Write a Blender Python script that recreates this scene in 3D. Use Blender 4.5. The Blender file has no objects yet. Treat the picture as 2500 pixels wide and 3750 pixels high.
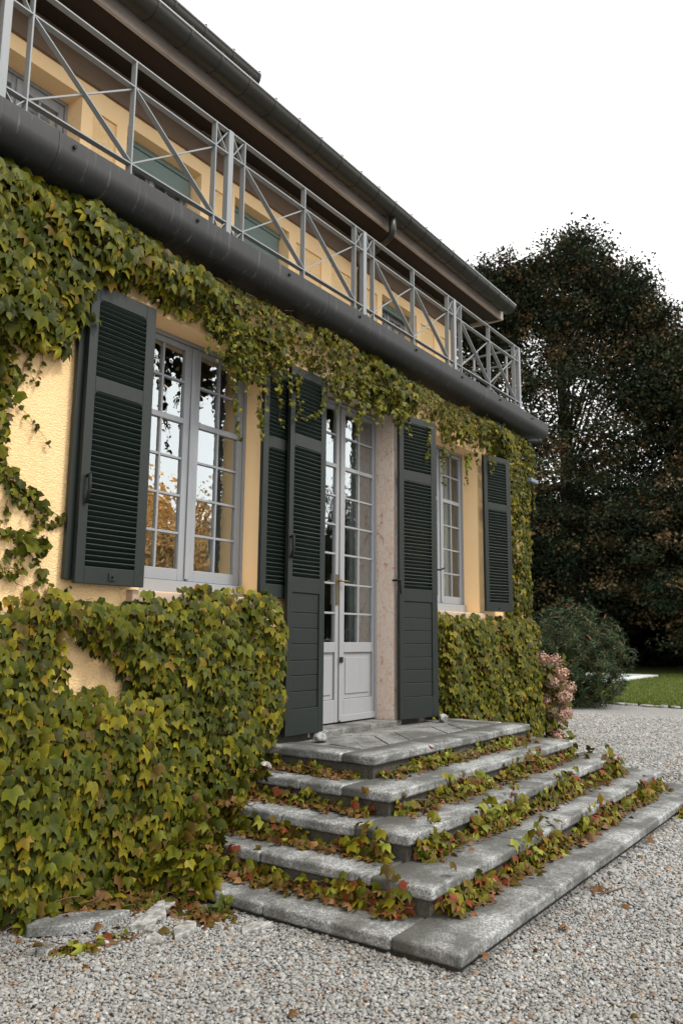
import bpy, bmesh, math, random
import numpy as np
from mathutils import Matrix, Vector
random.seed(7); rng = np.random.default_rng(7)
sc = bpy.context.scene
COL = sc.collection

# ------------------------------------------------------------------ camera, sky, sun, exposure
CAM = np.array([-3.4584, -1.7793, 1.5]); YAW, PITCH, ROLL, FPX = 0.950539, 0.158897, 0.008575, 2882.7
def cam_basis():
    cy, sy, cp, sp = math.cos(YAW), math.sin(YAW), math.cos(PITCH), math.sin(PITCH)
    f = np.array([sy*cp, cy*cp, sp]); r = np.array([cy, -sy, 0.]); u = np.cross(r, f)
    c, s = math.cos(ROLL), math.sin(ROLL)
    return c*r+s*u, -s*r+c*u, f
_r, _u, _f = cam_basis()
cd = bpy.data.cameras.new('camera'); cam = bpy.data.objects.new('camera', cd); COL.objects.link(cam)
cam.matrix_world = Matrix(((_r[0], _u[0], -_f[0], CAM[0]), (_r[1], _u[1], -_f[1], CAM[1]), (_r[2], _u[2], -_f[2], CAM[2]), (0, 0, 0, 1)))
cd.sensor_fit = 'VERTICAL'; cd.sensor_height = 36; cd.sensor_width = 24; cd.lens = FPX/3750*36
cd.clip_end = 2000; cd.clip_start = 0.05
cd.dof.use_dof = True; cd.dof.focus_distance = 5.6; cd.dof.aperture_fstop = 3.2
sc.camera = cam
SUN_AZ, SUN_EL = math.radians(163), math.radians(52)     # azimuth from +y towards +x
w = bpy.data.worlds.new('World'); sc.world = w; w.use_nodes = True
nt = w.node_tree; bg = nt.nodes['Background']
sky = nt.nodes.new('ShaderNodeTexSky'); sky.sky_type = 'NISHITA'; sky.sun_disc = False
sky.sun_elevation = SUN_EL; sky.sun_rotation = SUN_AZ
hs = nt.nodes.new('ShaderNodeHueSaturation'); hs.inputs['Saturation'].default_value = 0.25
mx = nt.nodes.new('ShaderNodeMix'); mx.data_type = 'RGBA'; mx.inputs['Factor'].default_value = 0.86
mx.inputs['B'].default_value = (9.9, 9.85, 9.7, 1)        # even white cloud cover
nt.links.new(sky.outputs[0], hs.inputs['Color']); nt.links.new(hs.outputs[0], mx.inputs['A'])
nt.links.new(mx.outputs['Result'], bg.inputs['Color']); bg.inputs['Strength'].default_value = 0.10
sl = bpy.data.lights.new('sun', 'SUN'); sl.energy = 1.5; sl.angle = math.radians(12); sl.color = (1, .95, .88)
sun = bpy.data.objects.new('sun', sl); COL.objects.link(sun)
sd = Vector((math.sin(SUN_AZ)*math.cos(SUN_EL), math.cos(SUN_AZ)*math.cos(SUN_EL), math.sin(SUN_EL)))
sun.rotation_euler = sd.to_track_quat('Z', 'Y').to_euler(); sun.location = (0, -20, 30)
sc.view_settings.view_transform = 'Standard'; sc.view_settings.look = 'None'
sc.view_settings.exposure = 1.05; sc.view_settings.gamma = 1
sc.render.engine = 'CYCLES'; sc.cycles.max_bounces = 8; sc.cycles.transparent_max_bounces = 12
sc.cycles.use_denoising = True

# ------------------------------------------------------------------ helpers
def tag(o, label=None, cat=None, group=None, kind=None):
    if label: o['label'] = label
    if cat: o['category'] = cat
    if group: o['group'] = group
    if kind: o['kind'] = kind
    return o
def empty(name, loc=(0, 0, 0)):
    o = bpy.data.objects.new(name, None); COL.objects.link(o); o.location = loc; o.empty_display_size = .1
    return o
def link(name, me, parent=None, mat=None):
    o = bpy.data.objects.new(name, me); COL.objects.link(o)
    if parent is not None:
        o.parent = parent; o.matrix_parent_inverse = parent_mi(parent)
    if mat is not None and not me.materials: me.materials.append(mat)
    return o
def parent_mi(p):
    m = Matrix.Identity(4); q = p
    while q is not None:
        m = q.matrix_basis @ m if q.parent is None else (q.matrix_parent_inverse @ q.matrix_basis) @ m
        q = q.parent
    return m.inverted()
class MB:
    def __init__(s): s.v = []; s.f = []
    def add(s, vs, fs):
        n = len(s.v); s.v += [tuple(map(float, q)) for q in vs]; s.f += [tuple(i+n for i in q) for q in fs]; return s
    def box(s, x0, x1, y0, y1, z0, z1, M=None):
        vs = [(x, y, z) for x in (x0, x1) for y in (y0, y1) for z in (z0, z1)]
        if M is not None: vs = [tuple(M @ Vector(q)) for q in vs]
        return s.add(vs, [(0, 1, 3, 2), (4, 6, 7, 5), (0, 4, 5, 1), (2, 3, 7, 6), (0, 2, 6, 4), (1, 5, 7, 3)])
    def bar(s, a, b, wx, wy, up=(0, 1, 0)):
        """flat bar from a to b; wy measured along 'up', wx along the third axis"""
        a, b = np.array(a, float), np.array(b, float); d = b-a; d /= np.linalg.norm(d)
        u = np.array(up, float); u -= d*(u@d); u /= np.linalg.norm(u); t = np.cross(d, u)
        vs = [p+i*t*wx/2+j*u*wy/2 for p in (a, b) for i in (-1, 1) for j in (-1, 1)]
        return s.add(vs, [(0, 1, 3, 2), (4, 6, 7, 5), (0, 4, 5, 1), (2, 3, 7, 6), (0, 2, 6, 4), (1, 5, 7, 3)])
    def tube(s, pts, r, n=6, cap=True):
        pts = np.array(pts, float); k = len(pts); r = np.broadcast_to(np.array(r, float), (k,))
        base = len(s.v)
        for i in range(k):
            d = pts[min(i+1, k-1)]-pts[max(i-1, 0)]; d /= (np.linalg.norm(d)+1e-9)
            u = np.array([0, 0, 1.]) if abs(d[2]) < .9 else np.array([1., 0, 0]); u -= d*(u@d); u /= np.linalg.norm(u); t = np.cross(d, u)
            for j in range(n):
                a = 2*math.pi*j/n; s.v.append(tuple(pts[i]+r[i]*(math.cos(a)*u+math.sin(a)*t)))
        for i in range(k-1):
            for j in range(n):
                a = base+i*n+j; b = base+i*n+(j+1) % n; s.f.append((a, b, b+n, a+n))
        if cap:
            s.f.append(tuple(base+j for j in range(n))[::-1]); s.f.append(tuple(base+(k-1)*n+j for j in range(n)))
        return s
    def prism_x(s, prof, x0, x1, cap=True):
        """extrude an open or closed (y,z) outline along x"""
        n = len(prof); b = len(s.v)
        s.v += [(x0, y, z) for y, z in prof]+[(x1, y, z) for y, z in prof]
        s.f += [(b+i, b+(i+1) % n, b+n+(i+1) % n, b+n+i) for i in range(n)]
        if cap: s.f += [tuple(b+i for i in range(n))[::-1], tuple(b+n+i for i in range(n))]
        return s
    def prism_z(s, outline, z0, z1):
        n = len(outline); b = len(s.v)
        s.v += [(x, y, z0) for x, y in outline]+[(x, y, z1) for x, y in outline]
        s.f += [(b+i, b+(i+1) % n, b+n+(i+1) % n, b+n+i) for i in range(n)]
        s.f += [tuple(b+i for i in range(n))[::-1], tuple(b+n+i for i in range(n))]
        return s
    def mesh(s, name):
        me = bpy.data.meshes.new(name); me.from_pydata(s.v, [], s.f)
        bm = bmesh.new(); bm.from_mesh(me); bmesh.ops.recalc_face_normals(bm, faces=bm.faces); bm.to_mesh(me); bm.free()
        return me
    def obj(s, name, mat, parent=None, bevel=0, seg=2, smooth=False):
        o = link(name, s.mesh(name), parent, mat)
        if bevel:
            m = o.modifiers.new('bevel', 'BEVEL'); m.width = bevel; m.segments = seg; m.limit_method = 'ANGLE'
        if smooth or bevel: o.data.shade_smooth()
        if bevel:
            m.harden_normals = True
        return o

# ------------------------------------------------------------------ materials
def N(nt, typ, **kw):
    n = nt.nodes.new(typ)
    for k, v in kw.items():
        if k in n.inputs.keys() if isinstance(k, str) else False: n.inputs[k].default_value = v
        else: setattr(n, k, v)
    return n
def mat_base(name, rough=.6, spec=.5, metal=0):
    m = bpy.data.materials.new(name); m.use_nodes = True; t = m.node_tree
    p = t.nodes['Principled BSDF']; p.inputs['Roughness'].default_value = rough; p.inputs['Metallic'].default_value = metal
    p.inputs['Specular IOR Level'].default_value = spec
    return m, t, p
def coords(t, scale=(1, 1, 1), kind='Object'):
    c = t.nodes.new('ShaderNodeTexCoord'); mp = t.nodes.new('ShaderNodeMapping'); mp.inputs['Scale'].default_value = scale
    t.links.new(c.outputs[kind], mp.inputs[0]); return mp.outputs[0]
def noise(t, vec, scale, detail=4, rough=.55, dist=0):
    n = t.nodes.new('ShaderNodeTexNoise'); n.inputs['Scale'].default_value = scale; n.inputs['Detail'].default_value = detail
    n.inputs['Roughness'].default_value = rough; n.inputs['Distortion'].default_value = dist
    t.links.new(vec, n.inputs['Vector']); return n.outputs['Fac']
def ramp(t, fac, stops):
    r = t.nodes.new('ShaderNodeValToRGB'); e = r.color_ramp.elements
    while len(e) < len(stops): e.new(.5)
    for i, (p, c) in enumerate(stops):
        e[i].position = p; e[i].color = (*c, 1) if len(c) == 3 else c
    t.links.new(fac, r.inputs[0]); return r.outputs[0]
def mixc(t, fac, a, b, blend='MIX'):
    m = t.nodes.new('ShaderNodeMix'); m.data_type = 'RGBA'; m.blend_type = blend
    for sock, val in (('Factor', fac), ('A', a), ('B', b)):
        if hasattr(val, 'is_linked') or isinstance(val, bpy.types.NodeSocket): t.links.new(val, m.inputs[sock])
        elif sock == 'Factor': m.inputs[sock].default_value = val
        else: m.inputs[sock].default_value = (*val, 1)
    return m.outputs['Result']
def bump(t, p, h, strength=.3, dist=.01, prev=None):
    b = t.nodes.new('ShaderNodeBump'); b.inputs['Strength'].default_value = strength; b.inputs['Distance'].default_value = dist
    t.links.new(h, b.inputs['Height'])
    if prev is not None: t.links.new(prev, b.inputs['Normal'])
    t.links.new(b.outputs[0], p.inputs['Normal']); return b.outputs[0]
def g(v): return (v, v, v)
M = {}
def make_mats():
    # stucco
    m, t, p = mat_base('ochre_stucco', .85, .2); v = coords(t)
    big = noise(t, v, 1.3, 5); fine = noise(t, coords(t, (1, 1, 1.8)), 75, 3, .5); spot = noise(t, v, 23, 6, .7)
    c = mixc(t, big, (.84, .575, .285), (.88, .625, .335))
    c = mixc(t, ramp(t, spot, [(.66, g(0)), (.76, g(.55))]), c, (.36, .17, .05))
    st_ = noise(t, coords(t, (1.6, 1.6, .55)), 2.3, 6, .7); c = mixc(t, ramp(t, st_, [(.52, g(0)), (.72, g(.28))]), c, (.44, .27, .12))
    t.links.new(c, p.inputs['Base Color'])
    cr = ramp(t, fine, [(.3, g(0)), (.62, g(1))]); bump(t, p, cr, .6, .008); M['stucco'] = m
    m, t, p = mat_base('smooth_ochre_plaster', .8, .2); v = coords(t)
    c = mixc(t, noise(t, v, 2.1, 5), (.86, .60, .32), (.90, .65, .37)); sp = noise(t, v, 17, 7, .75)
    c = mixc(t, ramp(t, sp, [(.66, g(0)), (.75, g(.6))]), c, (.25, .13, .05)); t.links.new(c, p.inputs['Base Color'])
    bump(t, p, noise(t, v, 60, 4), .2, .004); M['plaster'] = m
    # granite
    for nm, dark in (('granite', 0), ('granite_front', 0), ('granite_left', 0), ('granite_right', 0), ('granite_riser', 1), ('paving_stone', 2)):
        m, t, p = mat_base(nm, .75, .35); v = coords(t)
        sp = noise(t, v, 95, 3, .75); sp2 = noise(t, v, 42, 5, .8); st = noise(t, v, 3.2, 6, .65); st2 = noise(t, v, 9, 6, .7)
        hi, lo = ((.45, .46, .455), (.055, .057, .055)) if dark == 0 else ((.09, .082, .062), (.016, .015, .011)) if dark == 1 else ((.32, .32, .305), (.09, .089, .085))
        c = mixc(t, ramp(t, sp, [(.38, g(0)), (.56, g(1))]), lo, hi)
        c = mixc(t, ramp(t, sp2, [(.42, g(.85)), (.55, g(0))]), c, tuple(x*.35 for x in hi))
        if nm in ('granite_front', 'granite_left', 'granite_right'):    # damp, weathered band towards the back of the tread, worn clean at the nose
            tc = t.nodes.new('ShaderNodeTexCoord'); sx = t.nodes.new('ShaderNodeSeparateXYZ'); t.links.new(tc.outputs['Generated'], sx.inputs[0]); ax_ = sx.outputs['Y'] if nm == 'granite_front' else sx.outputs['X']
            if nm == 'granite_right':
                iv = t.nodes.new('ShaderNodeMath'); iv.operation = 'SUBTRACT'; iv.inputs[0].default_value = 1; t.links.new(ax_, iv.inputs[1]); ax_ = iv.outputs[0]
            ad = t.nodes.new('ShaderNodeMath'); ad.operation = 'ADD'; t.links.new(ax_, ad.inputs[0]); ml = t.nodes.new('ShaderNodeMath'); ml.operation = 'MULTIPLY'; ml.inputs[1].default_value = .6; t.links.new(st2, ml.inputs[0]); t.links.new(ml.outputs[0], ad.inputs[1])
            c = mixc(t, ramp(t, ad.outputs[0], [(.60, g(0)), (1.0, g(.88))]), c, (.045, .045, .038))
        c = mixc(t, ramp(t, st, [(.42, g(.8)), (.60, g(0))]), c, (.05, .05, .043))
        c = mixc(t, ramp(t, st2, [(.58, g(0)), (.75, g(.5))]), c, (.10, .095, .06))
        t.links.new(c, p.inputs['Base Color']); b = bump(t, p, sp2, .5, .004); bump(t, p, noise(t, v, 14, 3), .35, .012, b); M[nm] = m
    # gravel sheet
    m, t, p = mat_base('gravel_bed', .85, .3); v = coords(t)
    vo = t.nodes.new('ShaderNodeTexVoronoi'); vo.inputs['Scale'].default_value = 52; t.links.new(v, vo.inputs['Vector'])
    sep = t.nodes.new('ShaderNodeSeparateColor'); t.links.new(vo.outputs['Color'], sep.inputs[0])
    c = ramp(t, sep.outputs[0], [(0, (.15, .15, .145)), (.3, (.25, .25, .245)), (.62, (.33, .33, .322)), (.86, (.43, .428, .42)), (.97, (.27, .2, .14))])
    c = mixc(t, ramp(t, vo.outputs['Distance'], [(.3, g(0)), (.7, g(.6))]), c, (.09, .09, .085))
    c = mixc(t, ramp(t, noise(t, v, .6, 5), [(.45, g(.0)), (.75, g(.22))]), c, (.16, .148, .12))
    t.links.new(c, p.inputs['Base Color'])
    inv = t.nodes.new('ShaderNodeMath'); inv.operation = 'SUBTRACT'; inv.inputs[0].default_value = 1; t.links.new(vo.outputs['Distance'], inv.inputs[1])
    bump(t, p, inv.outputs[0], .7, .02); M['gravel_bed'] = m
    m, t, p = mat_base('pebble', .7, .35); at = t.nodes.new('ShaderNodeAttribute'); at.attribute_type = 'INSTANCER'; at.attribute_name = 'pcol'
    v = coords(t); c = mixc(t, noise(t, v, 1.6, 4), at.outputs['Color'], (.2, .2, .195)); c2 = mixc(t, .75, c, at.outputs['Color'])
    t.links.new(c2, p.inputs['Base Color']); M['pebble'] = m
    # leaves
    for nm, tr, ro in (('leaf', .12, .46), ('tree_leaf', .12, .6)):
        m, t, p = mat_base(nm, ro, .09); at = t.nodes.new('ShaderNodeAttribute'); at.attribute_name = 'col'
        vn = noise(t, coords(t), 60, 3, .6); cc = mixc(t, ramp(t, vn, [(.35, g(0)), (.7, g(.35))]), at.outputs['Color'], (.07, .055, .008) if nm == 'leaf' else (.03, .025, .015))
        t.links.new(cc, p.inputs['Base Color'])
        tl = t.nodes.new('ShaderNodeBsdfTranslucent'); t.links.new(at.outputs['Color'], tl.inputs['Color'])
        ms = t.nodes.new('ShaderNodeMixShader'); ms.inputs[0].default_value = tr
        t.links.new(p.outputs[0], ms.inputs[1]); t.links.new(tl.outputs[0], ms.inputs[2])
        t.links.new(ms.outputs[0], t.nodes['Material Output'].inputs['Surface']); M[nm] = m
    # painted wood
    for nm, a, b, ro in (('green_paint', (.0058, .0105, .0085), (.0125, .0175, .015), .5), ('slat_paint', (.006, .014, .0105), (.011, .021, .016), .45), ('window_paint', (.222, .236, .256), (.272, .284, .300), .45), ('door_paint', (.245, .249, .256), (.30, .302, .306), .45),
                         ('rail_paint', (.19, .205, .215), (.235, .25, .26), .45), ('roller_green', (.13, .19, .175), (.18, .24, .225), .5)):
        m, t, p = mat_base(nm, ro, .4); v = coords(t, (6, 6, 1)); n1 = noise(t, v, 5, 6, .65)
        c = mixc(t, n1, a, b); c = mixc(t, ramp(t, noise(t, coords(t), 31, 5, .8), [(.60, g(0)), (.78, g(.5))]), c, tuple(min(1, x*2.4+.02) if nm.startswith(('green', 'slat')) else x*.55 for x in a))
        t.links.new(c, p.inputs['Base Color']); bump(t, p, n1, .12, .004); M[nm] = m
    # brown wood
    m, t, p = mat_base('weathered_wood', .75, .25); v = coords(t, (.7, 9, 9)); n1 = noise(t, v, 4, 6, .65, .4)
    c = mixc(t, n1, (.27, .22, .19), (.46, .39, .35)); c = mixc(t, ramp(t, noise(t, coords(t), 1.4, 5), [(.45, g(0)), (.7, g(.6))]), c, (.52, .47, .43))
    t.links.new(c, p.inputs['Base Color']); bump(t, p, n1, .2, .004); M['wood'] = m
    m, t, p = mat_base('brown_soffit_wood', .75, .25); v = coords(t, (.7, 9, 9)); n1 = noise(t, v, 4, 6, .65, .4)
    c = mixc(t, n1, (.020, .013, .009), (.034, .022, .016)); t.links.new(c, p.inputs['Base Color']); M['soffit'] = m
    m, t, p = mat_base('brown_beam_wood', .75, .25); v = coords(t, (.7, 9, 9)); n1 = noise(t, v, 4, 6, .65, .4); c = mixc(t, n1, (.12, .078, .052), (.20, .14, .10)); t.links.new(c, p.inputs['Base Color']); bump(t, p, n1, .2, .004); M['band'] = m
    # metals
    m, t, p = mat_base('lead_grey_sheet', .55, .4, .1); v = coords(t, (9, 9, .7)); n1 = noise(t, v, 3, 6, .7)
    c = mixc(t, n1, (.012, .0125, .013), (.032, .033, .034)); sx = noise(t, coords(t, (16, 4, .8)), 1.5, 4, .8)
    c = mixc(t, ramp(t, sx, [(.58, g(0)), (.74, g(.75))]), c, (.16, .16, .16)); t.links.new(c, p.inputs['Base Color']); bump(t, p, noise(t, coords(t), 2.2, 2), .12, .03); M['fascia'] = m
    m, t, p = mat_base('dark_gutter_metal', .42, .5, .5); v = coords(t); c = mixc(t, noise(t, coords(t, (.5, 5, 5)), 6, 5), (.022, .021, .017), (.045, .043, .036)); t.links.new(c, p.inputs['Base Color']); M['gutter'] = m
    m, t, p = mat_base('gutter_lip_metal', .4, .5, .6); p.inputs['Base Color'].default_value = (.32, .34, .35, 1); M['lip'] = m
    m, t, p = mat_base('black_iron', .6, .2, .1); p.inputs['Base Color'].default_value = (.012, .014, .014, 1); M['iron'] = m
    m, t, p = mat_base('brass', .4, .5, .8); p.inputs['Base Color'].default_value = (.22, .17, .10, 1); M['brass'] = m
    m, t, p = mat_base('grey_metal_lamp', .45, .5, .2); p.inputs['Base Color'].default_value = (.16, .19, .24, 1); M['lampgrey'] = m
    m, t, p = mat_base('roof_tile', .8, .3); p.inputs['Base Color'].default_value = (.16, .10, .075, 1); M['roof'] = m
    # marble
    m, t, p = mat_base('pink_marble', .5, .4); v = coords(t); n1 = noise(t, coords(t, (1, 1, .8)), 9, 7, .6, 1.5); vein = ramp(t, n1, [(.46, g(0)), (.5, g(.7)), (.54, g(0))])
    c = mixc(t, noise(t, v, 3, 4), (.60, .50, .41), (.54, .47, .41)); c = mixc(t, vein, c, (.50, .30, .22))
    ru = noise(t, coords(t, (1, 1, .55)), 16, 7, .75, .8)
    c = mixc(t, ramp(t, ru, [(.56, g(0)), (.64, g(.8))]), c, (.26, .09, .035)); t.links.new(c, p.inputs['Base Color']); bump(t, p, n1, .1, .004); M['marble'] = m
    m, t, p = mat_base('sill_stone', .8, .3); v = coords(t); c = mixc(t, noise(t, v, 14, 6), (.52, .38, .27), (.36, .27, .2)); t.links.new(c, p.inputs['Base Color']); bump(t, p, noise(t, v, 50, 4), .3, .005); M['sill'] = m
    # glass: old pane, strongly reflecting, a little see-through
    for gn, gk, rmin, rmax in (('old_window_glass', 'glass', .42, .80), ('thin_clear_glass', 'clear_glass', .10, .55)):
        m, t, p = mat_base(gn); t.nodes.remove(p); gl = t.nodes.new('ShaderNodeBsdfGlossy'); gl.inputs['Roughness'].default_value = .0; gl.inputs['Color'].default_value = (.88, .94, .96, 1)
        tp = t.nodes.new('ShaderNodeBsdfTransparent'); tp.inputs['Color'].default_value = (.82, .86, .85, 1)
        lw = t.nodes.new('ShaderNodeLayerWeight'); lw.inputs['Blend'].default_value = .5
        mr = t.nodes.new('ShaderNodeMapRange'); mr.inputs['To Min'].default_value = rmin; mr.inputs['To Max'].default_value = rmax; t.links.new(lw.outputs['Fresnel'], mr.inputs[0])
        ms = t.nodes.new('ShaderNodeMixShader'); t.links.new(mr.outputs[0], ms.inputs[0]); t.links.new(tp.outputs[0], ms.inputs[1]); t.links.new(gl.outputs[0], ms.inputs[2])
        bp = t.nodes.new('ShaderNodeBump'); bp.inputs['Strength'].default_value = .055; bp.inputs['Distance'].default_value = .05; t.links.new(noise(t, coords(t), 9, 2), bp.inputs['Height']); t.links.new(bp.outputs[0], gl.inputs['Normal'])
        t.links.new(ms.outputs[0], t.nodes['Material Output'].inputs['Surface']); M[gk] = m
    m, t, p = mat_base('curtain_cloth', .9, .1); v = coords(t); p.inputs['Base Color'].default_value = (.42, .45, .43, 1); M['curtain'] = m
    m, t, p = mat_base('white_voile', .9, .1); p.inputs['Base Color'].default_value = (.9, .9, .88, 1); M['sheer'] = m
    m, t, p = mat_base('room_plaster', .9, .1); p.inputs['Base Color'].default_value = (.30, .27, .22, 1); M['room'] = m
    m, t, p = mat_base('grey_interior_paint', .8, .2); p.inputs['Base Color'].default_value = (.20, .215, .20, 1); M['inner'] = m
    m, t, p = mat_base('room_wood', .6, .3); p.inputs['Base Color'].default_value = (.38, .19, .07, 1); M['roomwood'] = m
    # land
    m, t, p = mat_base('lawn_soil', .9, .1); v = coords(t); c = mixc(t, noise(t, v, 1.2, 6), (.04, .058, .012), (.06, .08, .018)); t.links.new(c, p.inputs['Base Color']); bump(t, p, noise(t, v, 30, 5), .8, .05); M['lawn'] = m
    m, t, p = mat_base('pool_coping', .7, .3); v = coords(t); c = mixc(t, noise(t, v, 6, 5), (.5, .51, .5), (.6, .61, .6)); t.links.new(c, p.inputs['Base Color']); M['coping'] = m
    m, t, p = mat_base('pool_water', .08, .5); p.inputs['Base Color'].default_value = (.30, .55, .62, 1); bump(t, p, noise(t, coords(t), 3, 3), .1, .02); M['water'] = m
    m, t, p = mat_base('bark', .9, .2); v = coords(t, (1, 1, .3)); n1 = noise(t, v, 12, 6, .7); c = mixc(t, n1, (.016, .013, .010), (.04, .033, .027)); t.links.new(c, p.inputs['Base Color']); bump(t, p, n1, .6, .02); M['bark'] = m
    m, t, p = mat_base('vine_stem', .8, .2); p.inputs['Base Color'].default_value = (.12, .07, .04, 1); M['stem'] = m
    m, t, p = mat_base('red_vine_stem', .6, .3); p.inputs['Base Color'].default_value = (.13, .04, .02, 1); M['redstem'] = m
    m, t, p = mat_base('pale_rock', .85, .3); v = coords(t); n1 = noise(t, v, 22, 6, .65); c = mixc(t, ramp(t, n1, [(.35, g(0)), (.65, g(1))]), (.12, .115, .10), (.40, .40, .39)); t.links.new(c, p.inputs['Base Color']); bump(t, p, n1, .5, .02); M['rock'] = m
    m, t, p = mat_base('hydrangea_petal', .7, .2); at = t.nodes.new('ShaderNodeAttribute'); at.attribute_name = 'col'; t.links.new(at.outputs['Color'], p.inputs['Base Color']); M['petal'] = m
make_mats()

# ------------------------------------------------------------------ leaf machinery
# ivy leaf outline (u across, v towards the tip, w out of the blade), edge factor for colour
IVY = np.array([(0, .06, .00, 0), (0, .48, .05, .1), (0, 1.02, -.12, 1),
                (.26, -.05, -.02, .7), (.47, .14, -.06, .9), (.56, .62, -.15, 1), (.25, .58, -.02, .75)], float)
IVYF = [(0, 3, 4), (0, 4, 1), (4, 5, 1), (5, 6, 1), (6, 2, 1)]
def ivy_template(ws=1., cup=1., side=1., asym=0., round_=0.):
    R_ = IVY.copy(); R_[:, 0] *= ws; R_[:, 2] *= cup*1.7; R_[5, 1] *= side
    if round_:
        R_[6, 0] += .14*round_; R_[6, 1] += .14*round_; R_[5, 1] -= .12*round_; R_[2, 1] -= .12*round_
    L_ = R_[3:].copy(); L_[:, 0] *= -1; L_[:, 1] += asym; R_[2, 0] += asym*.6
    V = np.vstack([R_, L_]); F = list(IVYF)
    mp = {0: 0, 1: 1, 2: 2, 3: 7, 4: 8, 5: 9, 6: 10}
    F += [tuple(mp[i] for i in f)[::-1] for f in IVYF]
    return V, np.array(F)
SHAPES = [ivy_template(1, 1, 1, 0), ivy_template(.86, 1.5, 1.08, .06), ivy_template(1.08, .5, .9, -.05), ivy_template(.95, 2.0, 1, .03), ivy_template(.9, 1, .95, -.04, 1.), ivy_template(1.0, .6, .9, .05, .7)]
def blade_template(wd):     # lance leaf: 2 quads folded
    V = np.array([(0, 0, 0, 0), (wd, .4, .03, .6), (0, 1, -.05, 1), (-wd, .4, .03, .6), (0, .42, 0, .1)], float)
    return V, np.array([(0, 1, 4), (1, 2, 4), (0, 4, 3), (4, 2, 3)])
def diamond_template():
    V = np.array([(0, 0, 0, .2), (.36, .5, .08, .6), (0, 1, 0, 1), (-.36, .5, .08, .6)], float)
    return V, np.array([(0, 1, 2), (0, 2, 3)])
def unit(a): return a/(np.linalg.norm(a, axis=-1, keepdims=True)+1e-9)
def frames(n, d):
    n = unit(n); d = unit(d-n*np.sum(n*d, -1, keepdims=True)); r = np.cross(d, n); return r, d, n
def leaf_mesh(name, tmpl, P, Nn, D, S, C0, C1, mat):
    """all leaves joined; C0 inner colour, C1 margin colour"""
    V, F = tmpl; k = len(V); n = len(P)
    r, d, nn = frames(Nn, D)
    W = P[:, None, :]+S[:, None, None]*(V[None, :, 0:1]*r[:, None, :]+V[None, :, 1:2]*d[:, None, :]+V[None, :, 2:3]*nn[:, None, :])
    me = bpy.data.meshes.new(name); W = W.reshape(-1, 3)
    FF = (F[None]+(np.arange(n)*k)[:, None, None]).reshape(-1, 3)
    me.vertices.add(len(W)); me.vertices.foreach_set('co', W.ravel().astype(np.float32))
    me.loops.add(FF.size); me.loops.foreach_set('vertex_index', FF.ravel().astype(np.int32))
    me.polygons.add(len(FF)); me.polygons.foreach_set('loop_start', np.arange(0, FF.size, 3, dtype=np.int32))
    me.update(calc_edges=True)
    a = me.attributes.new('col', 'FLOAT_COLOR', 'POINT'); e = V[:, 3][None, :, None]
    C = C0[:, None, :]*(1-e)+C1[:, None, :]*e; C = np.concatenate([C, np.ones((n, k, 1))], -1)
    a.data.foreach_set('color', C.reshape(-1).astype(np.float32)); me.materials.append(mat); me.validate(); me.shade_smooth()
    return me
def join_meshes(name, mats_meshes):
    bm = bmesh.new()
    for me in mats_meshes: bm.from_mesh(me)
    out = bpy.data.meshes.new(name); bm.to_mesh(out); bm.free(); out.materials.append(mats_meshes[0].materials[0]); out.shade_smooth(); return out
# colour families: (inner, margin)
PAL = {'green': ((.036, .053, .0038), (.090, .088, .005)), 'deep': ((.0140, .0265, .0034), (.037, .046, .004)), 'yellow': ((.076, .083, .0045), (.175, .137, .007)),
       'gold': ((.095, .072, .005), (.205, .122, .009)), 'brown': ((.046, .036, .007), (.110, .066, .012)), 'purple': ((.044, .028, .008), (.088, .062, .010)),
       'red': ((.13, .016, .010), (.12, .035, .014)), 'dry': ((.105, .048, .020), (.17, .088, .04)), 'lime': ((.115, .140, .016), (.20, .20, .03))}
FAM = list(PAL)
def pick_cols(n, weights, jitter=.22):
    w = np.array([weights.get(f, 0) for f in FAM], float); w /= w.sum(); idx = rng.choice(len(FAM), n, p=w)
    a = np.array([PAL[f][0] for f in FAM])[idx]; b = np.array([PAL[f][1] for f in FAM])[idx]
    j = np.exp(rng.normal(0, jitter, (n, 1))); return a*j, b*j, idx
VARIANT = {}
def variant(si, fam, k):
    key = (si, fam, k)
    if key not in VARIANT:
        f = FAM[fam]; j = math.exp([-.28, -.1, .08, .25][k]); o = np.array
        VARIANT[key] = leaf_mesh('ivy_leaf_%s' % f, SHAPES[si], o([[0., 0, 0]]), o([[0., 0, 1]]), o([[0., 1, 0]]), o([1.]), o([PAL[f][0]])*j, o([PAL[f][1]])*j, M['leaf'])
    return VARIANT[key]
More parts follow.
